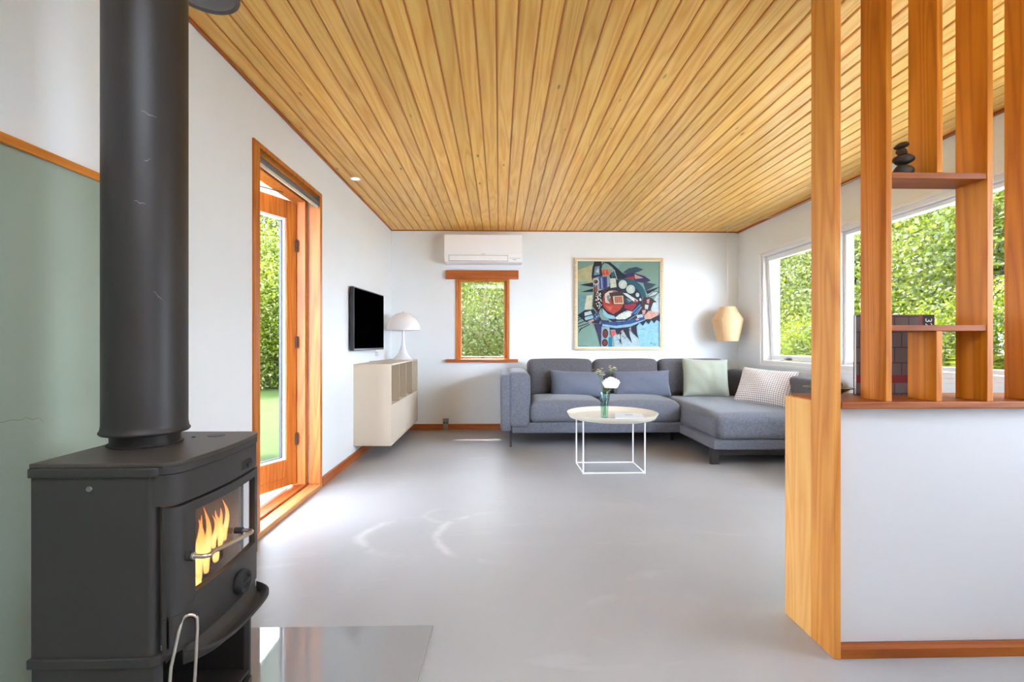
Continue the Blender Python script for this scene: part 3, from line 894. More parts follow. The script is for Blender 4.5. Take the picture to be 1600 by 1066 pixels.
b = MB(); b.tube([(XL + .015, 5.03, .9), (XL + .012, 4.98, .915), (XL + .02, 4.93, .94)], .004, 8); b.build('cable', M['white_paint'], t)

# ------------------------------------------------------------------ floating cabinet
def cabinet():
    cm = plain('cabinet_beige', (205, 192, 172), .5, 0, .4)
    inn = plain('cabinet_shaded', (172, 155, 132), .55, 0, .4)  # dividers coloured darker for the shade inside the cubbies
    t = thing('wall_cabinet', 'beige floating wall cabinet with four open cubbies over closed doors', 'cabinet', (XL, 4.96, .122))
    y0, y1, z0, z1, xf = 4.272, 5.655, .122, .815, -.914
    zm = .452; th = .013
    b = MB()
    b.box(XL, xf, y0, y0 + th, z0, z1, 0, .001); b.box(XL, xf, y1 - th, y1, z0, z1, 0, .001)
    b.box(XL, xf, y0 + th, y1 - th, z1 - th, z1, 0, .001); b.box(XL, xf, y0 + th, y1 - th, z0, z0 + th, 0, .001)
    b.box(XL, XL + .008, y0 + th, y1 - th, z0 + th, z1 - th)
    b.build('carcass', cm, t)
    b = MB(); b.box(XL + .008, xf, y0 + th, y1 - th, zm, zm + th, 0, .001); b.build('shelf', cm, t)
    w = (y1 - y0 - 2 * th) / 4
    for k in (1, 2, 3):
        y = y0 + th + w * k
        b = MB(); b.box(XL + .008, xf, y - th / 2, y + th / 2, zm + th, z1 - th, 0, .001); b.build('divider_board', inn, t)
    w2 = (y1 - y0 - 2 * th) / 2
    for k in range(2):
        b = MB(); b.box(xf - .018, xf - .002, y0 + th + w2 * k + .0015, y0 + th + w2 * (k + 1) - .0015, z0 + th + .002, zm - .002, 0, .001)
        b.build('door', cm, t)
cabinet()
# table lamp
def lamp():
    wl = plain('lamp_white', (238, 238, 238), .22, 0, .5, coat=.3)
    x, y, z = -1.02, 5.36, .8155
    t = thing('table_lamp', 'white dome table lamp with trumpet foot on the floating cabinet', 'lamp', (x, y, z))
    b = MB(); b.lathe([(0, .002), (.118, 0), (.12, .003), (.105, .012), (.075, .035), (.048, .07), (.028, .12), (.017, .18), (.013, .24), (.012, .36), (0, .36)], (x, y, z), 40); b.build('foot', wl, t)
    b = MB()
    out = [(.182 * math.cos(R(a)), .315 + .185 * math.sin(R(a))) for a in range(0, 91, 6)]
    inn = [(max(0, r - .004), q - .004) for r, q in out][::-1]
    b.lathe(inn + [(.178, .313), (.182, .313)] + out, (x, y, z), 48)
    b.build('shade', wl, t)
    b = MB(); b.tube([(x, y, z + .495), (x, y, z + .512)], .004, 8); b.build('finial', M['grey_metal'], t)
    b = MB(); b.tube([(x - .1, y - .03, z + .003), (x - .14, y - .2, z + .003), (x - .17, y - .42, z + .003), (x - .2, y - .6, z + .003)], .003, 8)
    b.build('flex', plain('flex_grey', (150, 146, 140), .6), t)
lamp()

# wall socket
t = thing('wall_socket', 'grey double wall socket above the back baseboard beside the cabinet', 'socket', (-.61, D, 0))
b = MB(); b.box(-.643, -.578, D - .03, D, .068, .128, 0, .004); b.box(-.638, -.583, D - .03, D - .014, .0, .068, 0, .003); b.build('box', plain('socket_grey', (150, 142, 132), .5), t)
b = MB(); b.box(-.634, -.617, D - .0315, D - .03, .075, .09); b.box(-.604, -.588, D - .0315, D - .03, .075, .09); b.build('socket_hole', M['rubber'], t)

# ------------------------------------------------------------------ painting
def painting():
    t = thing('painting', 'framed abstract painting of a blue bird with red belly above the sofa', 'painting', (1.376, D, .911))
    x0, x1, z0, z1 = .863, 1.89, .911, 1.97
    fm = wood('picture_frame_wood', (226, 200, 160), (204, 172, 126), 'X', .45, 1., 0)
    b = MB(); w = .026
    for (a, c, d, e) in ((x0, x1, z1 - w, z1), (x0, x1, z0, z0 + w), (x0, x0 + w, z0 + w, z1 - w), (x1 - w, x1, z0 + w, z1 - w)):
        b.box(a, c, D - .035, D - .002, d, e, 0, .003)
    b.build('frame', fm, t)
    b = MB(); w2 = .036
    for (a, c, d, e) in ((x0 + w, x1 - w, z1 - w2, z1 - w), (x0 + w, x1 - w, z0 + w, z0 + w2), (x0 + w, x0 + w2, z0 + w2, z1 - w2), (x1 - w2, x1 - w, z0 + w2, z1 - w2)):
        b.box(a, c, D - .026, D - .004, d, e)
    b.build('slip', plain('frame_slip', (238, 230, 214), .6), t)
    # canvas: drawn in the units of a 1033 x 1066 layout
    cx0, cx1, cz0, cz1 = x0 + w2, x1 - w2, z0 + w2, z1 - w2
    px0, px1, py0, py1 = 75, 950, 93, 978
    mats = []; idx = {}
    def paint(c):
        if c not in idx:
            idx[c] = len(mats)
            mats.append(plain('paint_%d_%d_%d' % c, tuple(int(q * .86) for q in c), .6, 0, .3, .16, 30))
        return idx[c]
    bg = NT('canvas_ground'); v = bg.mapping((1, 1, 1))
    n1 = bg.noise(v, 2.2, 5, .6, .5)
    n2 = bg.noise(v, 22, 4, .7)
    sp = bg.N('ShaderNodeSeparateXYZ'); tc = bg.N('ShaderNodeTexCoord'); bg.L(tc.outputs['Object'], sp.inputs[0])
    hgt = bg.math('MULTIPLY', bg.math('SUBTRACT', sp.outputs[2], z0 - .911), 1.0)
    k = bg.math('ADD', bg.math('MULTIPLY', n1, .55), bg.math('ADD', bg.math('MULTIPLY', n2, .18), bg.math('MULTIPLY', hgt, -.22)))
    bg.set(Base_Color=bg.ramp(k, [(.12, lin((110, 140, 126))), (.3, lin((118, 154, 146))), (.42, lin((126, 170, 172))), (.6, lin((146, 186, 196)))]), Roughness=.65)
    mats.append(bg.m)
    b = MB(); lay = [0]
    yb = D - .010
    b.box(cx0, cx1, yb, yb + .006, cz0, cz1, 0)
    def W(p):
        u = min(max(p[0], px0), px1); q = min(max(p[1], py0), py1)
        return (cx0 + (cx1 - cx0) * (u - px0) / (px1 - px0), yb - .0004 - lay[0] * .00006, cz1 - (cz1 - cz0) * (q - py0) / (py1 - py0))
    def P(pts, c):
        lay[0] += 1
        b.add([W(p) for p in pts], [tuple(range(len(pts)))], paint(c))
    def E(cx, cy, rx, ry, c, rot=0, a0=0, a1=360):
        n = 28; ca, sa = math.cos(R(rot)), math.sin(R(rot)); pts = []
        for i in range(n if a1 - a0 >= 360 else n + 1):
            a = R(a0 + (a1 - a0) * i / n); x, y = rx * math.cos(a), ry * math.sin(a)
            pts.append((cx + x * ca - y * sa, cy + x * sa + y * ca))
        P(pts, c)
    def L(pts, w, c):
        lay[0] += 1; vs = []; fs = []
        for (p, q) in zip(pts[:-1], pts[1:]):
            dx, dy = q[0] - p[0], q[1] - p[1]; l = math.hypot(dx, dy) or 1; nx, ny = -dy / l * w / 2, dx / l * w / 2
            o = len(vs)
            vs += [W((p[0] + nx, p[1] + ny)), W((q[0] + nx, q[1] + ny)), W((q[0] - nx, q[1] - ny)), W((p[0] - nx, p[1] - ny))]
            fs.append((o, o + 1, o + 2, o + 3))
        b.add(vs, fs, paint(c))
    NV = (28, 34, 52); BK = (26, 24, 30); BL = (40, 82, 140); LB = (150, 196, 214); PB = (196, 214, 218); WH = (222, 226, 216)
    RD = (168, 58, 44); OR = (214, 124, 92); TE = (36, 92, 104); PU = (58, 48, 92); PK = (206, 160, 156); MG = (160, 40, 62); GY = (120, 150, 160)
    YL = (190, 186, 138); CR = (216, 214, 186); DT = (52, 74, 84); BR = (74, 44, 40)
    P([(75, 190), (250, 120), (240, 330), (75, 300)], YL)
    P([(75, 300), (200, 300), (110, 350), (75, 400)], (150, 178, 160))
    P([(700, 720), (950, 700), (950, 978), (740, 978)], (150, 206, 226))
    P([(840, 560), (950, 400), (950, 640), (880, 620)], PB)
    P([(600, 830), (700, 760), (740, 978), (470, 978), (450, 800)], (182, 208, 214))
    P([(300, 96), (480, 200), (560, 95)], (140, 176, 164))
    P([(175, 450), (235, 440), (225, 590), (150, 590), (160, 520)], CR); P([(75, 440), (165, 440), (150, 600), (75, 640)], (112, 156, 156))
    # crest and head
    P([(255, 95), (330, 95), (345, 200), (330, 300), (240, 310), (225, 250), (235, 160)], NV)
    P([(262, 150), (310, 140), (312, 230), (250, 240)], (120, 150, 160)); P([(270, 200), (300, 160), (305, 215)], PB)
    P([(330, 170), (420, 165), (425, 235), (345, 245)], OR); P([(340, 235), (352, 175), (372, 232)], (206, 70, 46)); P([(375, 230), (390, 172), (410, 232)], (206, 70, 46))
    E(400, 175, 70, 55, (150, 180, 164), 0, 180, 360); L([(335, 130), (360, 105), (400, 105), (440, 130), (470, 180)], 9, BK)
    P([(345, 105), (420, 100), (500, 165), (560, 220), (500, 240), (450, 160), (400, 120)], NV)
    P([(415, 235), (470, 190), (560, 215), (620, 260), (520, 330), (430, 300)], NV); P([(430, 210), (470, 200), (470, 250), (440, 262)], TE)
    L([(465, 180), (480, 230), (505, 310)], 8, (176, 196, 200))
    # wing feathers
    P([(555, 210), (620, 165), (700, 150), (775, 175), (740, 195), (650, 225)], DT); P([(590, 205), (680, 160), (765, 176), (700, 190)], (42, 80, 100)); P([(560, 220), (690, 215), (790, 245), (855, 290), (790, 320), (640, 290)], PU)
    P([(580, 265), (680, 245), (680, 285), (590, 290)], RD); P([(680, 225), (780, 265), (690, 275)], PK); P([(770, 300), (910, 330), (860, 370), (800, 400)], DT); P([(800, 400), (950, 355), (870, 410), (820, 430)], NV)
    # big body
    E(560, 510, 245, 235, NV, 0); E(580, 470, 225, 200, TE, 0, 250, 400); E(560, 515, 205, 195, (34, 40, 62))
    P([(260, 330), (250, 430), (235, 560), (300, 640), (380, 400), (420, 360)], BR); E(305, 500, 42, 108, BK, 6)
    rg = random.Random(3)
    for i in range(46):
        a = rg.uniform(0, 6.28); r = math.sqrt(rg.random()); E(303 + 32 * r * math.cos(a) + 6 * math.sin(a), 500 + 96 * r * math.sin(a), 5, 6.5, WH)
    # face
    P([(240, 270), (300, 252), (400, 252), (420, 350), (330, 390), (270, 410), (235, 370)], (150, 168, 180)); P([(300, 255), (390, 252), (392, 375), (310, 380)], (62, 70, 130)); P([(322, 262), (338, 262), (345, 370), (328, 372)], (140, 160, 190)); P([(360, 262), (372, 262), (376, 370), (362, 372)], (40, 44, 96))
    E(272, 305, 34, 30, WH); E(270, 305, 26, 24, (150, 110, 60)); E(270, 304, 16, 16, BK); E(266, 300, 4, 4, WH)
    P([(420, 270), (480, 268), (490, 360), (425, 370)], CR); L([(425, 320), (485, 318)], 4, (140, 170, 160))
    P([(100, 338), (240, 312), (245, 360), (180, 352)], NV); P([(110, 412), (240, 375), (240, 410)], NV); P([(250, 380), (280, 330), (290, 400), (262, 420)], (150, 80, 50)); L([(255, 330), (250, 410)], 7, BK)
    # inner red circle
    E(455, 510, 122, 128, BK); E(452, 508, 112, 118, RD); E(452, 470, 95, 78, (140, 110, 100), 0, 180, 360); P([(365, 430), (410, 400), (450, 400), (440, 450), (400, 500), (420, 530), (370, 520)], (204, 196, 180)); P([(385, 450), (420, 440), (410, 500), (392, 500)], (112, 140, 140))
    P([(410, 420), (560, 400), (580, 540), (450, 540)], BR); P([(450, 455), (560, 448), (566, 535), (462, 535)], (214, 190, 150)); P([(468, 462), (548, 458), (552, 520), (472, 522)], (150, 70, 48))
    for i in range(3): L([(470, 475 + 16 * i), (550, 472 + 16 * i)], 3.5, (220, 160, 120)); L([(488 + 20 * i, 462), (490 + 20 * i, 520)], 3, (220, 160, 120))
    P([(360, 545), (560, 545), (520, 600), (460, 640), (400, 610)], (184, 66, 50)); P([(380, 560), (440, 560), (430, 610)], (206, 96, 70))
    # pale discs along the back
    for (x, y, rx, ry) in ((556, 332, 46, 46), (640, 382, 48, 46), (712, 440, 20, 23), (742, 488, 12, 15)):
        E(x, y, rx + 6, ry + 6, BK); E(x, y, rx, ry, (196, 208, 196)); E(x + 6, y + 5, rx * .6, ry * .6, (212, 220, 206))
    P([(555, 420), (600, 425), (720, 500), (690, 520), (590, 450)], WH); P([(555, 470), (690, 520), (600, 530)], DT); P([(590, 470), (660, 500), (620, 515)], (110, 140, 150)); P([(680, 480), (720, 515), (680, 520)], (196, 60, 60))
    P([(570, 545), (690, 525), (700, 550), (650, 610), (580, 580)], MG)
    P([(470, 680), (520, 640), (600, 600), (660, 615), (640, 660), (580, 692), (500, 695)], WH); L([(490, 655), (560, 600), (600, 610)], 5, BK); L([(480, 670), (470, 640), (520, 610), (560, 575)], 7, BK)
    for i in range(4): L([(530 + 22 * i, 640 - 8 * i), (560 + 22 * i, 580 + 4 * i)], 3, BK)
    P([(335, 575), (400, 640), (470, 660), (470, 690), (400, 685), (350, 650)], LB); P([(640, 640), (740, 530), (750, 570), (700, 640)], BL); L([(655, 620), (745, 540)], 4, LB); L([(680, 640), (755, 560)], 4, LB)
    L([(770, 460), (760, 560), (700, 650), (600, 710), (480, 715)], 6, (150, 170, 180))
    # belly stripe and underside spikes
    P([(310, 690), (420, 720), (560, 715), (700, 680), (800, 650), (950, 630), (950, 650), (780, 705), (620, 760), (480, 775), (330, 740)], BL); P([(330, 742), (480, 760), (640, 740), (800, 690), (780, 715), (600, 775), (460, 790), (340, 770)], LB)
    P([(330, 700), (410, 705), (410, 730), (330, 725)], PU); L([(480, 690), (492, 760)], 5, BK); L([(545, 690), (552, 750)], 4, BK)
    P([(340, 765), (480, 785), (640, 770), (780, 705), (950, 650), (950, 720), (915, 700), (890, 735), (860, 700), (830, 745), (800, 715), (770, 760), (735, 730), (700, 770), (710, 850), (724, 890), (660, 830), (620, 780), (630, 860), (655, 940), (600, 870), (560, 800), (530, 860), (545, 965), (505, 870), (480, 800), (345, 800)], NV)
    P([(250, 740), (340, 740), (330, 978), (320, 978), (290, 840)], PU); P([(330, 770), (415, 775), (405, 978), (325, 978)], (150, 176, 186)); P([(405, 880), (445, 870), (440, 978), (400, 978)], (30, 120, 150))
    E(370, 840, 30, 48, BK); E(370, 842, 22, 38, (120, 48, 44)); E(365, 935, 32, 38, BK); E(365, 936, 22, 27, (128, 56, 44))
    P([(430, 810), (470, 805), (490, 840), (450, 875), (430, 850)], (214, 100, 110)); P([(470, 880), (520, 840), (530, 900)], PB); P([(530, 820), (555, 800), (560, 850)], PK); P([(620, 790), (640, 770), (645, 810)], PK)
    L([(490, 880), (520, 905), (470, 910)], 3, BK); L([(540, 860), (580, 885), (560, 900), (600, 870)], 3, BK); L([(745, 800), (790, 790)], 3, DT)
    # left foot and lines
    P([(75, 650), (150, 600), (245, 590), (330, 690), (300, 740), (160, 720)], NV); P([(150, 625), (215, 605), (232, 640), (150, 660)], PB); P([(150, 672), (235, 650), (250, 680), (160, 705)], LB); P([(180, 715), (240, 690), (255, 705), (215, 730)], PK); E(275, 660, 34, 44, (60, 64, 110)); 
    for i in range(12): E(255 + rg.uniform(0, 44), 625 + rg.uniform(0, 70), 4, 5, LB)
    for (a, c) in (((80, 680), (150, 640)), ((78, 705), (160, 665)), ((80, 740), (170, 705)), ((80, 770), (190, 735)), ((95, 800), (205, 745)), ((90, 825), (120, 780))): L([a, c], 8, BK)
    # tail
    P([(770, 460), (860, 470), (870, 540), (850, 600), (790, 660), (750, 600)], BR); P([(810, 490), (840, 480), (835, 530), (810, 525)], PK); P([(790, 540), (830, 545), (820, 590), (790, 585)], PB); P([(760, 600), (800, 595), (790, 640), (765, 640)], PK)
    P([(820, 440), (870, 405), (935, 405), (900, 440), (830, 460)], PB); L([(820, 455), (880, 408), (945, 408), (890, 450), (825, 465)], 6, BK); P([(860, 470), (915, 515), (880, 520), (860, 560)], BR)
    P([(780, 660), (830, 605), (950, 625), (930, 650), (850, 690), (790, 690)], (220, 170, 150)); L([(830, 620), (870, 640), (860, 670)], 5, (214, 106, 76)); L([(880, 622), (900, 650)], 5, (214, 106, 76)); P([(700, 650), (760, 640), (770, 670), (710, 680)], (190, 200, 210)); P([(690, 690), (720, 680), (730, 700), (700, 705)], PK)
    # signature strokes
    L([(842, 935), (865, 930), (850, 945), (875, 945), (885, 935)], 3, DT); L([(880, 962), (900, 955), (890, 968)], 3, DT); L([(895, 935), (905, 945), (898, 955)], 3, DT)
    L([(85, 970), (110, 966), (130, 972), (160, 967), (185, 971)], 3, DT)
    # the canvas ground goes to slot 0
    mats2 = [mats[-0] if False else None]
    order = [m for m in mats]
    ground = order.index(bg.m)
    b.mi = [(-1 if i < 6 else m) for i, m in enumerate(b.mi)]
    b.mi = [ground if m == -1 else (m if m < ground else m + 1 if False else m) for m in b.mi]
    b.build('canvas', order, t)
    return idx
def painting_fix():
    pass
painting()

# ------------------------------------------------------------------ pendant lamp
def pendant():
    x, y = 2.548, 5.535
    t = thing('pendant_lamp', 'pale wood-veneer pendant lamp hanging in the corner over the sofa', 'lamp', (x, y, H))
    zc = 1 - (499 - 535) / 784 * 5.6
    pm = NT('veneer'); tc = pm.N('ShaderNodeTexCoord')
    vv = pm.mapping((1, 1, 1))
    at = pm.N('ShaderNodeAttribute'); at.attribute_name = 'strip'
    n = pm.noise(pm.mapping((30, 30, 2)), 1., 3, .5)
    c = pm.mix(n, lin((216, 180, 138)), lin((228, 198, 160)))
    c = pm.mix(1., c, at.outputs['Color'], 'MULTIPLY')
    pm.set(Base_Color=c, Roughness=.5, Specular_IOR_Level=.3, Subsurface_Weight=0)
    nseg = 48
    prof = [(.080, 1.395), (.165, 1.255), (.114, 1.012)]
    b = MB(); cols = []
    for i in range(2):
        (r0, z0), (r1, z1) = prof[i], prof[i + 1]
        for k in range(nseg):
            a0, a1 = 2 * PI * k / nseg, 2 * PI * (k + 1) / nseg
            q = [(r0, a0, z0), (r0, a1, z0), (r1, a1, z1), (r1, a0, z1)]
            vo = [(x + r * math.cos(a), y + r * math.sin(a), z) for r, a, z in q]
            vi = [(x + (r - .002) * math.cos(a), y + (r - .002) * math.sin(a), z) for r, a, z in q]
            b.add(vo, [(0, 1, 2, 3)]); b.add(vi, [(3, 2, 1, 0)])
            s_ = [1, .97, 1.02, .94][(k * 7) % 4]
            cc = ((s_ * 1.0, s_ * .97, s_ * .94, 1) if i == 0 else (s_ * 1.0, s_ * .95, s_ * .84, 1))
            cols += [cc] * 8
    o = b.build('shade', pm.m, t)
    at_ = o.data.attributes.new('strip', 'FLOAT_COLOR', 'POINT'); at_.data.foreach_set('color', np.array(cols, dtype=np.float32).ravel())
    b = MB(); b.lathe([(.018, 0), (.08, 0), (.08, .003), (.018, .003), (.018, 0)], (x, y, 1.392), 40); b.build('top_ring', plain('ring_wood', (214, 180, 140), .5), t)
    b = MB(); b.lathe([(0, -.06), (.02, -.058), (.02, 0), (0, .005)], (x, y, 1.395), 20); b.build('lamp_holder', plain('holder_white', (230, 226, 220), .4), t)
    b = MB(); b.tube([(x, y, 1.40), (x, y, H - .012)], .0028, 8)
    pts = [(x, y, H - .012)]
    P0 = Vector((x, y, H - .006))
    for p in ((x + .12, y - .30, H - .02), (2.738, 4.93, H - .026), (2.744, 4.6, H - .022), (2.746, 4.2, H - .022), (2.747, 3.6, H - .022)): pts.append(p)
    b.tube(pts, .003, 8); b.build('cord', plain('cord_offwhite', (236, 226, 212), .5), t)
    b = MB(); b.tube([(x, y, H), (x, y, H - .014)], .006, 8); b.build('hook', M['white_paint'], t)
pendant()

# ------------------------------------------------------------------ sofa
def sofa():
    f1 = fabric('sofa_fabric', (102, 105, 114), .48, 380)
    f2 = fabric('sofa_back_fabric', (92, 91, 96), .45, 380)
    lg = plain('sofa_leg_dark', (44, 40, 42), .45)
    t = thing('corner_sofa', 'grey fabric corner sofa with chaise along the back wall', 'sofa', (1.37, 5.2, 0))
    b = MB()
    b.rbox((.94, 5.215, .187), (1.64, .93, .105), .015, 6); b.rbox((2.24, 4.83, .172), (1.03, 1.68, .085), .015, 6)
    b.build('base', f1, t)
    b = MB(); b.rbox((1.37, 5.62, .44), (2.5, .11, .5), .04, 8); b.build('back_frame', f2, t)
    # arm at the open end: outer panel and padded fold-over
    b = MB(); b.rbox((.064, 5.215, .425), (.105, .95, .545), .028, 8); b.rbox((.19, 5.215, .447), (.215, .97, .525), .05, 12, puff=.012)
    b.build('armrest', f1, t)
    # arm along the right wall
    b = MB(); b.rbox((2.655, 4.785, .44), (.17, 1.78, .52), .05, 10); b.build('side_back', f2, t)
    for x0, x1, k in ((.292, 1.006, 1), (1.010, 1.735, 2)):
        b = MB(); b.rbox(((x0 + x1) / 2, 5.09, .335), (x1 - x0, .74, .195), .06, 14, puff=.035, wob=.002, seed=k); b.build('seat_cushion', f1, t)
    b = MB(); b.rbox((2.16, 4.71, .315), (.85, 1.50, .205), .06, 16, puff=.032, wob=.002, seed=5); b.build('chaise_cushion', f1, t)
    for x0, x1, k in ((.300, 1.000, 1), (1.018, 1.712, 2), (1.732, 2.44, 3)):
        b = MB(); Mx = Matrix.Translation(((x0 + x1) / 2, 5.43, .61)) @ Matrix.Rotation(R(-9), 4, 'X')
        b.rbox((0, 0, 0), (x1 - x0, .2, .40), .05, 14, puff=.014, wob=.004, seed=10 + k, M=Mx, puffy=.03); b.build('back_cushion', f2, t)
    b = MB(); b.box(.10, .122, 4.79, 4.812, 0, .14, 0, .002); b.build('leg', lg, t)
    b = MB(); b.box(.10, .122, 5.58, 5.602, 0, .14, 0, .002); b.build('leg', lg, t)
    b = MB(); b.box(1.755, 1.785, 5.08, 5.11, 0, .135, 0, .002); b.build('leg', lg, t)
    b = MB(); b.box(1.732, 1.80, 4.06, 4.10, 0, .132, 0, .002); b.build('leg', lg, t)
    b = MB(); b.box(2.60, 2.66, 4.06, 4.10, 0, .132, 0, .002); b.build('leg', lg, t)
    b = MB(); b.box(1.80, 2.60, 4.065, 4.095, .072, .13, 0, .002); b.build('leg_bar', lg, t)
sofa()

def pillow(name, label, w, h, th, loc, lean, yaw, mat, grp, seed, roll=0, wr=.006):
    b = MB(); n = 30; vs = []; rg = random.Random(seed)
    ph = [rg.uniform(0, 6.28) for _ in range(8)]
    uv = []
    for side in (-1, 1):
        for j in range(n + 1):
            for i in range(n + 1):
                u = -1 + 2 * i / n; v = -1 + 2 * j / n
                tk = th / 2 * ((1 - abs(u) ** 2.6) * (1 - abs(v) ** 2.6)) ** .55
                x = u * w / 2 * (1 - .05 * (1 - v * v)); z = v * h / 2 * (1 - .06 * (1 - u * u))
                k = (1 - u * u) * (1 - v * v)
                wrk = wr * (.8 * math.sin(3.1 * u + 2.2 * v + ph[0]) + .6 * math.sin(8 * math.atan2(v + 1.05, u - .1) + ph[1]) * (1 - .4 * (v + 1)) + .45 * math.sin(9 * math.atan2(v - 1.1, u + .9) + ph[2]) + .25 * math.sin(11 * u * v + 5 * u + ph[3])) * min(1, 1.6 * (1 - max(abs(u), abs(v))))
                cr = -.018 * math.exp(-((u * .9 + .1 * v - .15) / .12) ** 2) * (.5 + .5 * v) * (1 - abs(v)) if wr > .006 else 0
                vs.append((x, side * (tk + (wrk + cr) * (1 if tk > 0 else 0)), z)); uv.append((u * w, v * h))
    N = (n + 1) * (n + 1); fs = []
    for s_ in (0, 1):
        for j in range(n):
            for i in range(n):
                a = s_ * N + j * (n + 1) + i; q = (a, a + 1, a + n + 2, a + n + 1)
                fs.append(q if s_ == 0 else q[::-1])
    Mx = Matrix.Translation(loc) @ Euler((R(-lean), R(roll), R(yaw))).to_matrix().to_4x4()
    me = bpy.data.meshes.new(name)
    me.from_pydata([Mx @ Vector(v) for v in vs], [], fs)
    me.materials.append(mat); me.polygons.foreach_set('use_smooth', [True] * len(fs))
    ul = me.uv_layers.new(name='weave')
    li = np.zeros(len(me.loops), dtype=np.int32); me.loops.foreach_get('vertex_index', li)
    ul.data.foreach_set('uv', np.array(uv, dtype=np.float32)[li].ravel())
    bm = bmesh.new(); bm.from_mesh(me); bmesh.ops.remove_doubles(bm, verts=bm.verts, dist=.0005); bmesh.ops.recalc_face_normals(bm, faces=bm.faces); bm.to_mesh(me); bm.free()
    o = bpy.data.objects.new(name, me); COL.objects.link(o)
    return tag(o, label, 'cushion', grp)
def plaid():
    t = NT('plaid_cloth'); uvn = t.N('ShaderNodeUVMap'); uvn.uv_map = 'weave'
    sp = t.N('ShaderNodeSeparateXYZ'); t.L(uvn.outputs[0], sp.inputs[0])
    base = lin((240, 238, 236))
    col = base
    def stripe(ax, period, off, w):
        f = t.math('FRACT', t.math('ADD', t.math('DIVIDE', sp.outputs[ax], period), off + 10))
        return t.math('LESS_THAN', f, w)
    c = t.mix(t.math('MULTIPLY', stripe(0, .076, .0, .085), .92), base, lin((140, 80, 54)))
    c = t.mix(t.math('MULTIPLY', stripe(0, .076, .5, .085), .92), c, lin((52, 56, 78)))
    c = t.mix(t.math('MULTIPLY', stripe(1, .076, .0, .085), .92), c, lin((140, 80, 54)))
    c = t.mix(t.math('MULTIPLY', stripe(1, .076, .5, .085), .92), c, lin((52, 56, 78)))
    t.set(Base_Color=c, Roughness=.9, Specular_IOR_Level=.1); t.bump(t.noise(t.mapping((1, 1, 1)), 300, 2), .2, .002)
    return t.m
blue = fabric('blue_grey_cotton', (104, 110, 124), .1, 300)
pillow('cushion', 'blue-grey oblong cushion on the sofa seat next to the armrest', .57, .28, .15, (.815, 5.215, .565), 17, 2, blue, 'cushions on the sofa', 1, 2)
pillow('cushion', 'blue-grey oblong cushion beside the green one, behind the flower vase', .60, .28, .15, (1.49, 5.215, .565), 16, -2, blue, 'cushions on the sofa', 2, -1)
pillow('cushion', 'pale sage green square cushion on the chaise corner of the sofa', .47, .42, .16, (2.155, 5.19, .625), 18, -8, fabric('sage_linen', (166, 172, 156), .1, 300), 'cushions on the sofa', 3, 2, .011)
pillow('cushion', 'white cushion with rust and navy check leaning on the side of the chaise', .52, .37, .15, (2.445, 4.56, .585), 27, -55, plaid(), 'cushions on the sofa', 4, 3)

# ------------------------------------------------------------------ coffee table
def table():
    t = thing('coffee_table', 'round cream tray coffee table on thin white wire legs', 'table', (.895, 3.96, 0))
    cm = plain('tray_cream', (212, 205, 190), .45)
    wm = plain('wire_white', (242, 242, 240), .4)
    b = MB(); b.lathe([(0, .402), (.315, .402), (.335, .408), (.352, .438), (.356, .446), (.352, .448), (.347, .443), (.330, .416), (.318, .412), (0, .412)], (.895, 3.96, 0), 72); b.build('tray', cm, t)
    x0, x1, y0, y1 = .655, 1.135, 3.79, 4.13
    x0, x1 = .638, 1.108
    for x, y in ((x0, y0), (x1, y0), (x0, y1), (x1, y1)):
        b = MB(); b.tube([(x, y, 0.0), (x, y, .402)], .0058, 8); b.build('leg', wm, t)
    for p, q in (((x0, y0), (x1, y0)), ((x0, y1), (x1, y1)), ((x0, y0), (x0, y1)), ((x1, y0), (x1, y1))):
        b = MB(); b.tube([(p[0], p[1], .0062), (q[0], q[1], .0062)], .0058, 8); b.build('foot_rail', wm, t)
table()
# vase with flowers
vx, vy, vz = .812, 3.85, .4125
t = thing('vase', 'slim clear blue-green glass vase on the coffee table', 'vase', (vx, vy, vz))
gm = NT('vase_glass')
tr = gm.N('ShaderNodeBsdfTransparent'); tr.inputs['Color'].default_value = (.84, .95, .96, 1)
gl = gm.N('ShaderNodeBsdfGlossy'); gl.inputs['Roughness'].default_value = .03
mx = gm.N('ShaderNodeMixShader'); gm.L(schlick(gm), mx.inputs[0]); gm.L(tr.outputs[0], mx.inputs[1]); gm.L(gl.outputs[0], mx.inputs[2]); gm.L(mx.outputs[0], gm.out.inputs['Surface'])
b = MB(); b.lathe([(0, 0), (.028, 0), (.03, .004), (.029, .05), (.033, .12), (.043, .195), (.044, .2), (.042, .2), (.031, .12), (.027, .05), (.027, .008), (0, .008)], (vx, vy, vz), 32); b.build('glass', gm.m, t)
wmx = NT('vase_water'); tr = wmx.N('ShaderNodeBsdfTransparent'); tr.inputs['Color'].default_value = (.88, .96, .88, 1); wmx.L(tr.outputs[0], wmx.out.inputs['Surface'])
b = MB(); b.lathe([(0, .009), (.0255, .009), (.0262, .05), (.029, .11), (0, .11)], (vx, vy, vz), 24); b.build('water', wmx.m, t)
stem_m = plain('stem_green', (96, 128, 62), .6); petal_m = plain('petal_white', (244, 240, 234), .6)
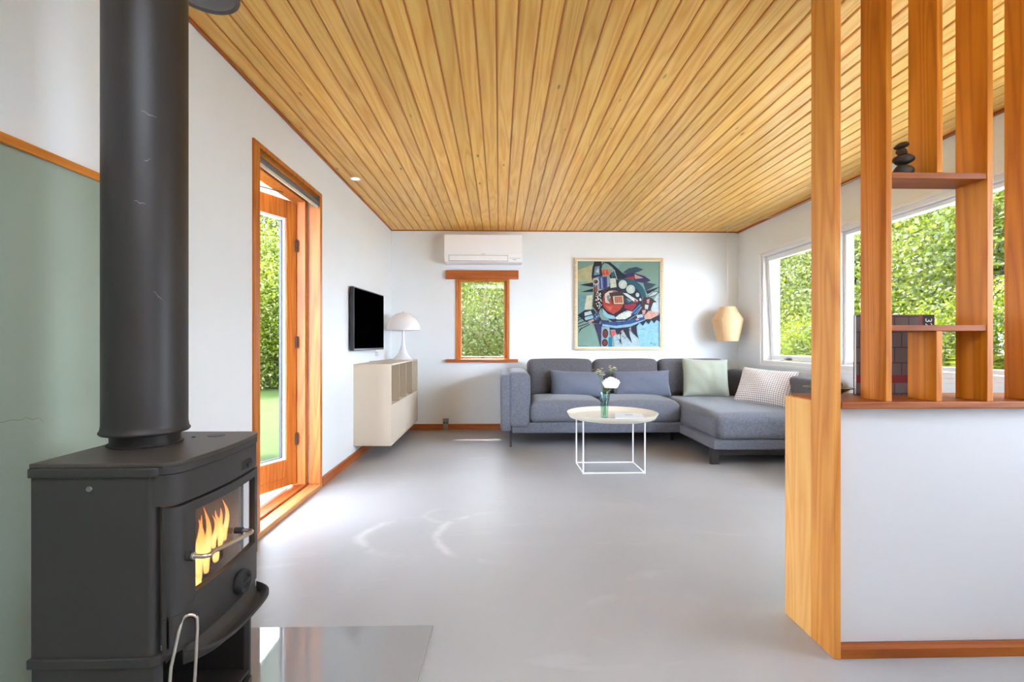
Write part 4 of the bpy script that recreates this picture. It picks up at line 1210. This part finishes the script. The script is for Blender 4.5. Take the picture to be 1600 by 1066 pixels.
def rose():
    t = thing('rose', 'large white rose in the glass vase on the coffee table', 'flower', (vx, vy, vz + .02))
    c = Vector((.858, 3.83, .69))
    b = MB(); b.tube([(vx - .01, vy, vz + .02), (vx + .012, vy - .004, vz + .13), (c.x - .01, c.y + .004, c.z - .045)], .0026, 8); b.build('stem', stem_m, t)
    rg = random.Random(9); b = MB()
    for ring, (r, cnt, op) in enumerate(((.012, 3, .1), (.024, 5, .3), (.038, 6, .6), (.05, 7, .9), (.055, 8, 1.25))):
        for k in range(cnt):
            a = 2 * PI * k / cnt + ring * .7
            vs = []; fs = []; n = 6
            for j in range(n + 1):
                v = j / n
                for i in range(n + 1):
                    u = -1 + 2 * i / n
                    wdt = (PI / cnt * 1.35) * (1 - .25 * v * abs(u))
                    aa = a + u * wdt
                    el = -1.1 + v * (2.1 - op * .75)
                    rr = r * (1 + .05 * math.sin(4 * u + k)) + (.012 * v * v * op)
                    vs.append(c + Vector((rr * math.cos(aa) * math.cos(el * .5), rr * math.sin(aa) * math.cos(el * .5), .05 * math.sin(el) - .006 * u * u * v + .006)))
            for j in range(n):
                for i in range(n): q = j * (n + 1) + i; fs.append((q, q + 1, q + n + 2, q + n + 1))
            b.add(vs, fs, 0, True)
    b.build('petals', petal_m, t)
    b = MB()
    for a in (.3, 2.2, 4.0):
        p = Vector((vx + .012, vy, vz + .2)); d = Vector((math.cos(a), math.sin(a), .5)) * .05; s_ = Vector((-math.sin(a), math.cos(a), 0)) * .014
        b.add([p, p + d * .5 + s_, p + d, p + d * .5 - s_], [(0, 1, 2, 3)])
    b.build('leaf', stem_m, t)
rose()
def filler(label, tip, sd):
    t = thing('filler_flower', label, 'flower', (vx, vy, vz + .02), 'small flower sprigs in the vase')
    tip = Vector(tip); rg = random.Random(sd)
    b = MB(); b.tube([(vx - .012 + .02 * rg.random(), vy + .01, vz + .02), (vx + (tip.x - vx) * .25, vy, vz + .2), tip], .0018, 6)
    hs = []
    for k in range(9):
        h = tip + Vector((rg.uniform(-.034, .034), rg.uniform(-.03, .03), rg.uniform(0, .03))); hs.append(h)
        b.tube([tip - Vector((0, 0, .025)), h], .001, 5)
    b.build('stem', stem_m, t)
    b = MB()
    for h in hs:
        for k in range(5):
            a = 2 * PI * k / 5; d = Vector((math.cos(a), math.sin(a), .3)) * .014; s_ = Vector((-math.sin(a), math.cos(a), 0)) * .007
            b.add([h, h + d * .6 + s_, h + d, h + d * .6 - s_], [(0, 1, 2, 3)])
    b.build('blossom', plain('blossom_cream', (236, 228, 196), .6), t)
filler('cream flower sprig left of the rose, tips above the first blue cushion'.replace('left of the rose', 'fanning out lowest beside the rose'), (.782, 3.85, .745), 1)
filler('cream flower sprig standing tallest above the rose', (.868, 3.86, .785), 2)
filler('cream flower sprig leaning furthest from the rose', (.762, 3.87, .77), 3)

# magazine on the tray
t = thing('magazine', 'white magazine lying on the round coffee table tray', 'magazine', (1.03, 3.95, .4125))
b = MB(); Mx = Matrix.Translation((1.03, 3.955, .4125)) @ Matrix.Rotation(R(-12), 4, 'Z')
b.box(-.11, .11, -.145, .145, 0, .006, 0, .001, M=Mx); b.build('pages', plain('magazine_paper', (228, 230, 234), .4), t)
b = MB(); b.box(-.11, .11, -.145, .145, .0061, .0068, 0, 0, M=Mx); cv = b.build('cover', plain('magazine_cover', (222, 226, 233), .3), t)
b = MB(); b.box(-.03, .03, .02, .05, .0068, .0071, 0, 0, M=Mx); b.build('cover_print', plain('magazine_print', (140, 146, 158), .4), cv)

# ------------------------------------------------------------------ garden
def ground():
    t = NT('lawn_grass'); v = t.mapping((1, 1, 1))
    n = t.noise(v, 3.2, 6, .65); n2 = t.noise(v, 38, 4, .7)
    k = t.math('ADD', t.math('MULTIPLY', n, .5), t.math('MULTIPLY', n2, .5))
    t.set(Base_Color=t.ramp(k, [(.3, lin((26, 38, 3))), (.5, lin((36, 48, 6))), (.7, lin((48, 58, 10)))]), Roughness=.9, Specular_IOR_Level=.1)
    t.bump(n2, .6, .03)
    b = MB(); b.box(-30, 30, -16, 40, -.3, -.14); struct(b.build('lawn', t.m))
    b = MB(); b.box(-2.6, XL - WT - .02, 1.6, 4.3, -.14, -.04); b.box(-12, XL - WT - .02, -10, 1.6, -.14, -.04)  # the larger slab is unseen, added to bounce daylight indoors
    struct(b.build('terrace_and_bounce', plain('terrace_slab', (150, 148, 143), .8, 0, .2, .06, 8)))
ground()
LK = .17
b = MB(); b.box(XR + WT + .02, XR + WT + 1.9, 2.6, 8, -.14, -.05); b.box(XR + WT + .02, 15, -6, 1.9, -.14, -.05)  # pale ground added out of view to throw daylight up into the room
struct(b.build('bounce_paving', plain('bounce_slab', (184, 186, 187), .8, 0, .2, .06, 8)))
def leaf_mat(name, c1, c2, c3):
    t = NT(name); at = t.N('ShaderNodeAttribute'); at.attribute_name = 'tint'
    sp = t.N('ShaderNodeSeparateColor'); t.L(at.outputs['Color'], sp.inputs[0])
    c = t.ramp(sp.outputs[0], [(0, lin(c1)), (.5, lin(c2)), (1, lin(c3))])
    c = t.mix(1., c, (LK, LK, LK, 1), 'MULTIPLY')
    df = t.N('ShaderNodeBsdfDiffuse'); tl = t.N('ShaderNodeBsdfTranslucent'); mx = t.N('ShaderNodeMixShader'); mx.inputs[0].default_value = .45
    gl = t.N('ShaderNodeBsdfGlossy'); gl.inputs['Roughness'].default_value = .35; m2 = t.N('ShaderNodeMixShader'); m2.inputs[0].default_value = .025
    t.L(c, df.inputs['Color']); t.L(c, tl.inputs['Color']); t.L(df.outputs[0], mx.inputs[1]); t.L(tl.outputs[0], mx.inputs[2])
    t.L(mx.outputs[0], m2.inputs[1]); t.L(gl.outputs[0], m2.inputs[2]); t.L(m2.outputs[0], t.out.inputs['Surface'])
    return t.m
LM = {
    'birch': leaf_mat('birch_leaves', (120, 146, 40), (182, 200, 66), (232, 236, 120)),
    'pale': leaf_mat('pale_leaves', (176, 206, 70), (228, 242, 110), (250, 252, 180)),
    'lime': leaf_mat('lime_leaves', (122, 160, 24), (192, 214, 40), (236, 240, 90)),
    'deep': leaf_mat('deep_leaves', (86, 116, 34), (134, 160, 50), (186, 204, 92)),
    'fern': leaf_mat('fern_leaves', (136, 172, 26), (196, 218, 44), (232, 240, 90)),
}
bark = plain('bark', (120, 104, 84), .9, 0, .2, .3, 12)
def leaves_mesh(name, centers, sizes, mat, seed, droop=.3, tint=None):
    """one mesh of folded leaves at the given points"""
    rng = np.random.default_rng(seed); n = len(centers)
    d = rng.normal(size=(n, 3)); d[:, 2] -= droop; d /= np.linalg.norm(d, axis=1)[:, None]
    s = rng.normal(size=(n, 3)); s -= (s * d).sum(1)[:, None] * d; s /= np.linalg.norm(s, axis=1)[:, None]
    u = np.cross(d, s); L_ = sizes[:, None]; w = L_ * .3
    p = centers
    v = np.stack([p, p + d * L_ * .45 + s * w + u * w * .35, p + d * L_, p + d * L_ * .45 - s * w + u * w * .35], 1).reshape(-1, 3)
    me = bpy.data.meshes.new(name)
    base = np.arange(n)[:, None] * 4
    f = np.concatenate([base + np.array([[0, 1, 2]]), base + np.array([[0, 2, 3]])], 1).reshape(-1, 3)
    me.vertices.add(n * 4); me.vertices.foreach_set('co', v.astype(np.float32).ravel())
    me.loops.add(n * 6); me.loops.foreach_set('vertex_index', f.astype(np.int32).ravel())
    me.polygons.add(n * 2); me.polygons.foreach_set('loop_start', np.arange(0, n * 6, 3, dtype=np.int32)); me.polygons.foreach_set('loop_total', np.full(n * 2, 3, dtype=np.int32))
    me.update(calc_edges=True); me.validate()
    if tint is None: tint = np.clip(rng.normal(.5, .22, n), 0, 1)
    at = me.attributes.new('tint', 'FLOAT_COLOR', 'POINT')
    c = np.ones((n, 4, 4), dtype=np.float32); c[:, :, 0] = tint[:, None]
    at.data.foreach_set('color', c.ravel())
    me.materials.append(mat)
    return me
def crown_points(c, r, n, clumps, seed, hollow=.45, spread=.2):
    rng = np.random.default_rng(seed)
    d = rng.normal(size=(clumps, 3)); d /= np.linalg.norm(d, axis=1)[:, None]
    rad = hollow + (1 - hollow) * rng.random(clumps) ** .6
    cc = d * rad[:, None]
    k = rng.integers(0, clumps, n)
    p = cc[k] + rng.normal(size=(n, 3)) * spread * (.6 + .8 * rng.random(clumps))[k][:, None]
    tint = np.clip(.5 + (rng.normal(0, .2, clumps))[k] + rng.normal(0, .16, n), 0, 1)
    return p * np.array(r) + np.array(c), tint
def plant(kind, label, cat, base, c, r, n, size, mat, seed, clumps=70, trunk=None, group=None, spread=.16):
    t = thing(kind, label, cat, base, group)
    n = int(n * 2.7); size = size * .55
    p, ti = crown_points(c, r, n, int(clumps * 1.3), seed, spread=spread)
    ok = p[:, 2] > base[2] + .02
    p, ti = p[ok], ti[ok]
    rng = np.random.default_rng(seed + 50)
    me = leaves_mesh('foliage', p, size * (.6 + .8 * rng.random(len(p))), LM[mat], seed, tint=ti)
    o = bpy.data.objects.new('foliage', me); COL.objects.link(o); o.parent = t; o.matrix_parent_inverse = t.matrix_basis.inverted()
    rg = random.Random(seed); b = MB()
    B = Vector(base); Cc = Vector(c)
    tr = trunk or .06
    b.tube([B, B.lerp(Cc, .5) + Vector((rg.uniform(-.1, .1), rg.uniform(-.1, .1), 0)), Cc + Vector((0, 0, r[2] * .5))], tr, 8, r2=tr * .4)
    for k in range(7):
        a = rg.uniform(0, 6.28); s_ = B.lerp(Cc, rg.uniform(.4, 1)); e_ = Cc + Vector((math.cos(a) * r[0] * .7, math.sin(a) * r[1] * .7, rg.uniform(-.3, .6) * r[2]))
        b.tube([s_, s_.lerp(e_, .5) + Vector((0, 0, .1)), e_], tr * .45, 6, r2=tr * .12)
    b.build('trunk' if trunk else 'stem', bark, t)
    return t
G0 = -.14
# beyond the right-hand windows
plant('birch_tree', 'tall pale birch outside the white windows, nearest the room corner', 'tree', (7.0, 12.6, G0), (7.2, 12.6, 2.4), (2.4, 2.2, 2.6), 24000, .13, 'birch', 11, 90, .12, 'trees beyond the white windows')
plant('birch_tree', 'leafy birch outside the white windows, seen just past the divider post', 'tree', (7.2, 9.2, G0), (7.3, 9.2, 2.1), (2.0, 2.3, 2.3), 24000, .12, 'birch', 12, 90, .11, 'trees beyond the white windows')
plant('birch_tree', 'yellow-green birch outside the fixed white window pane behind the shelves', 'tree', (7.0, 6.3, G0), (7.2, 6.3, 1.9), (1.9, 2.1, 2.1), 24000, .11, 'birch', 13, 90, .10, 'trees beyond the white windows')
plant('birch_tree', 'birch crown outside the white window behind the last slat', 'tree', (6.6, 4.0, G0), (6.9, 4.0, 1.8), (1.7, 1.9, 2.0), 18000, .10, 'birch', 14, 80, .10, 'trees beyond the white windows')
plant('garden_tree', 'darker tree standing behind the birches, past the white windows', 'tree', (10.6, 12.0, G0), (11.6, 13.0, 2.7), (3.2, 5.5, 3.1), 34000, .20, 'deep', 15, 120, .16, 'darker trees behind the birches')
plant('garden_tree', 'darker tree behind the birches, towards the shelves of the divider', 'tree', (10.4, 6.0, G0), (11.2, 6.0, 2.4), (2.6, 4.5, 2.6), 30000, .20, 'deep', 16, 120, .16, 'darker trees behind the birches')
plant('shrub', 'lime green shrub low under the opening white window', 'shrub', (5.9, 10.4, G0), (5.9, 10.4, .75), (1.3, 1.8, 1.0), 14000, .10, 'lime', 17, 60, None, 'lime shrubs beyond the white windows')
plant('shrub', 'lime green shrub low beyond the fixed white window pane', 'shrub', (5.6, 7.4, G0), (5.6, 7.4, .7), (1.1, 1.5, .95), 14000, .09, 'lime', 18, 60, None, 'lime shrubs beyond the white windows')
plant('shrub', 'lime green shrub behind the low gap between shelf and cap', 'shrub', (5.2, 5.0, G0), (5.2, 5.0, .65), (.9, 1.2, .85), 12000, .08, 'lime', 19, 60, None, 'lime shrubs beyond the white windows')
# beyond the back window
plant('shrub', 'tall bright shrub filling the view of the small back window', 'shrub', (-.25, 9.4, G0), (-.25, 9.4, 1.55), (1.5, 1.1, 1.7), 24000, .085, 'pale', 21, 90)
plant('garden_tree', 'grey-green tree behind the shrub outside the small back window', 'tree', (-.5, 12.5, G0), (-.5, 13.2, 1.9), (3.0, 1.4, 1.9), 26000, .15, 'deep', 22, 100, .12)
# beyond the garden door
plant('shrub', 'big leafy shrub across the lawn, seen through the garden door glass', 'shrub', (-5.6, 13.2, G0), (-5.6, 13.2, 1.7), (1.7, 1.4, 2.1), 26000, .13, 'lime', 23, 90)
plant('garden_tree', 'pale tree rising behind the shrub across the lawn', 'tree', (-6.6, 16.5, G0), (-6.6, 16.5, 3.6), (3.6, 2.0, 3.6), 28000, .2, 'birch', 24, 110, .16)
plant('garden_tree', 'dense green tree beside the lawn towards the back of the house', 'tree', (-2.9, 15.5, G0), (-2.9, 15.5, 2.6), (2.2, 1.6, 3.0), 22000, .16, 'deep', 25, 100, .14)
# ferns under the birches
def fern(label, base, h, n, seed):
    t = thing('fern', label, 'fern', base, 'ferns below the white windows')
    rg = random.Random(seed); b = MB(); pts = []
    st = MB(); cent = []; vs = []; fs = []; cols = []
    for k in range(n):
        a = rg.uniform(0, 2 * PI); L_ = h * rg.uniform(.8, 1.15); out = rg.uniform(.45, .8)
        d = Vector((math.cos(a), math.sin(a), 0)); sd = Vector((-d.y, d.x, 0)); path = []
        for i in range(15):
            s_ = i / 14
            path.append(Vector(base) + d * (L_ * out * s_ ** 1.4) + Vector((0, 0, L_ * (1.15 * s_ - .5 * s_ ** 2.4))))
        st.tube(path[::2], .005, 5, r2=.002)
        tn = rg.uniform(.3, 1)
        for i in range(3, 15):
            p = path[i]; tg = (path[i] - path[i - 1]).normalized(); ln = L_ * .26 * (1 - ((i - 3) / 12) ** 1.3) + .02
            for s2 in (-1, 1):
                dd = (sd * s2 + tg * .45 + Vector((0, 0, -.12))).normalized(); nn = tg
                w = ln * .11 + .006
                b.add([p, p + dd * ln * .4 + nn * w, p + dd * ln, p + dd * ln * .4 - nn * w], [(0, 1, 2), (0, 2, 3)]); cols += [tn] * 4
    o = b.build('foliage', LM['fern'], t)
    at = o.data.attributes.new('tint', 'FLOAT_COLOR', 'POINT'); c = np.ones((len(cols), 4), dtype=np.float32); c[:, 0] = cols; at.data.foreach_set('color', c.ravel())
    st.build('stalk', plain('fern_stalk', (120, 140, 60), .8), t)
fern('tall fern with arching fronds outside, above the book on the divider', (4.75, 5.35, G0), 1.45, 34, 31)
fern('tall fern outside between the divider slats, nearest the house', (4.4, 4.3, G0), 1.3, 30, 32)
fern('tall fern outside under the opening white window', (5.0, 8.6, G0), 1.4, 34, 33)
fern('tall fern outside behind the divider post', (4.9, 6.6, G0), 1.35, 34, 34)

# ------------------------------------------------------------------ light
w = bpy.data.worlds.new('overcast_sky'); sc.world = w; w.use_nodes = True
nt = w.node_tree; bgn = nt.nodes['Background']
tc = nt.nodes.new('ShaderNodeTexCoord'); sp = nt.nodes.new('ShaderNodeSeparateXYZ'); nt.links.new(tc.outputs['Generated'], sp.inputs[0])
rp = nt.nodes.new('ShaderNodeValToRGB'); nt.links.new(sp.outputs[2], rp.inputs['Fac'])
rp.color_ramp.elements[0].position = 0; rp.color_ramp.elements[0].color = (.80, .92, 1.11, 1)
rp.color_ramp.elements[1].position = .8; rp.color_ramp.elements[1].color = (.77, .905, 1.13, 1)
nt.links.new(rp.outputs['Color'], bgn.inputs['Color']); bgn.inputs['Strength'].default_value = 13
sun = bpy.data.lights.new('sun', 'SUN'); sun.energy = 24.0; sun.angle = R(6); sun.color = (1, .96, .90)
so = bpy.data.objects.new('sun', sun); COL.objects.link(so)
so.rotation_euler = (R(-32), 0, 0)     # high sun from beyond the back wall
# ------------------------------------------------------------------ camera
cam = bpy.data.cameras.new('camera'); co = bpy.data.objects.new('camera', cam); COL.objects.link(co)
cam.sensor_width = 36; cam.sensor_fit = 'HORIZONTAL'; cam.lens = 784 / 1600 * 36
cam.shift_y = 2 / 1600
cam.clip_start = .02; cam.clip_end = 200
co.location = (0, 0, 1.0); co.rotation_euler = (R(90), 0, -math.atan(20 / 784))
sc.camera = co
sc.view_settings.view_transform = 'Standard'; sc.view_settings.look = 'None'; sc.view_settings.gamma = 1; sc.view_settings.use_curve_mapping = False
sc.view_settings.exposure = 1.1
sc.cycles.use_denoising = True
sc.cycles.max_bounces = 10; sc.cycles.diffuse_bounces = 7; sc.cycles.glossy_bounces = 4; sc.cycles.transparent_max_bounces = 24; sc.cycles.transmission_bounces = 6
sc.cycles.caustics_reflective = False; sc.cycles.caustics_refractive = False
sc.cycles.sample_clamp_indirect = 8
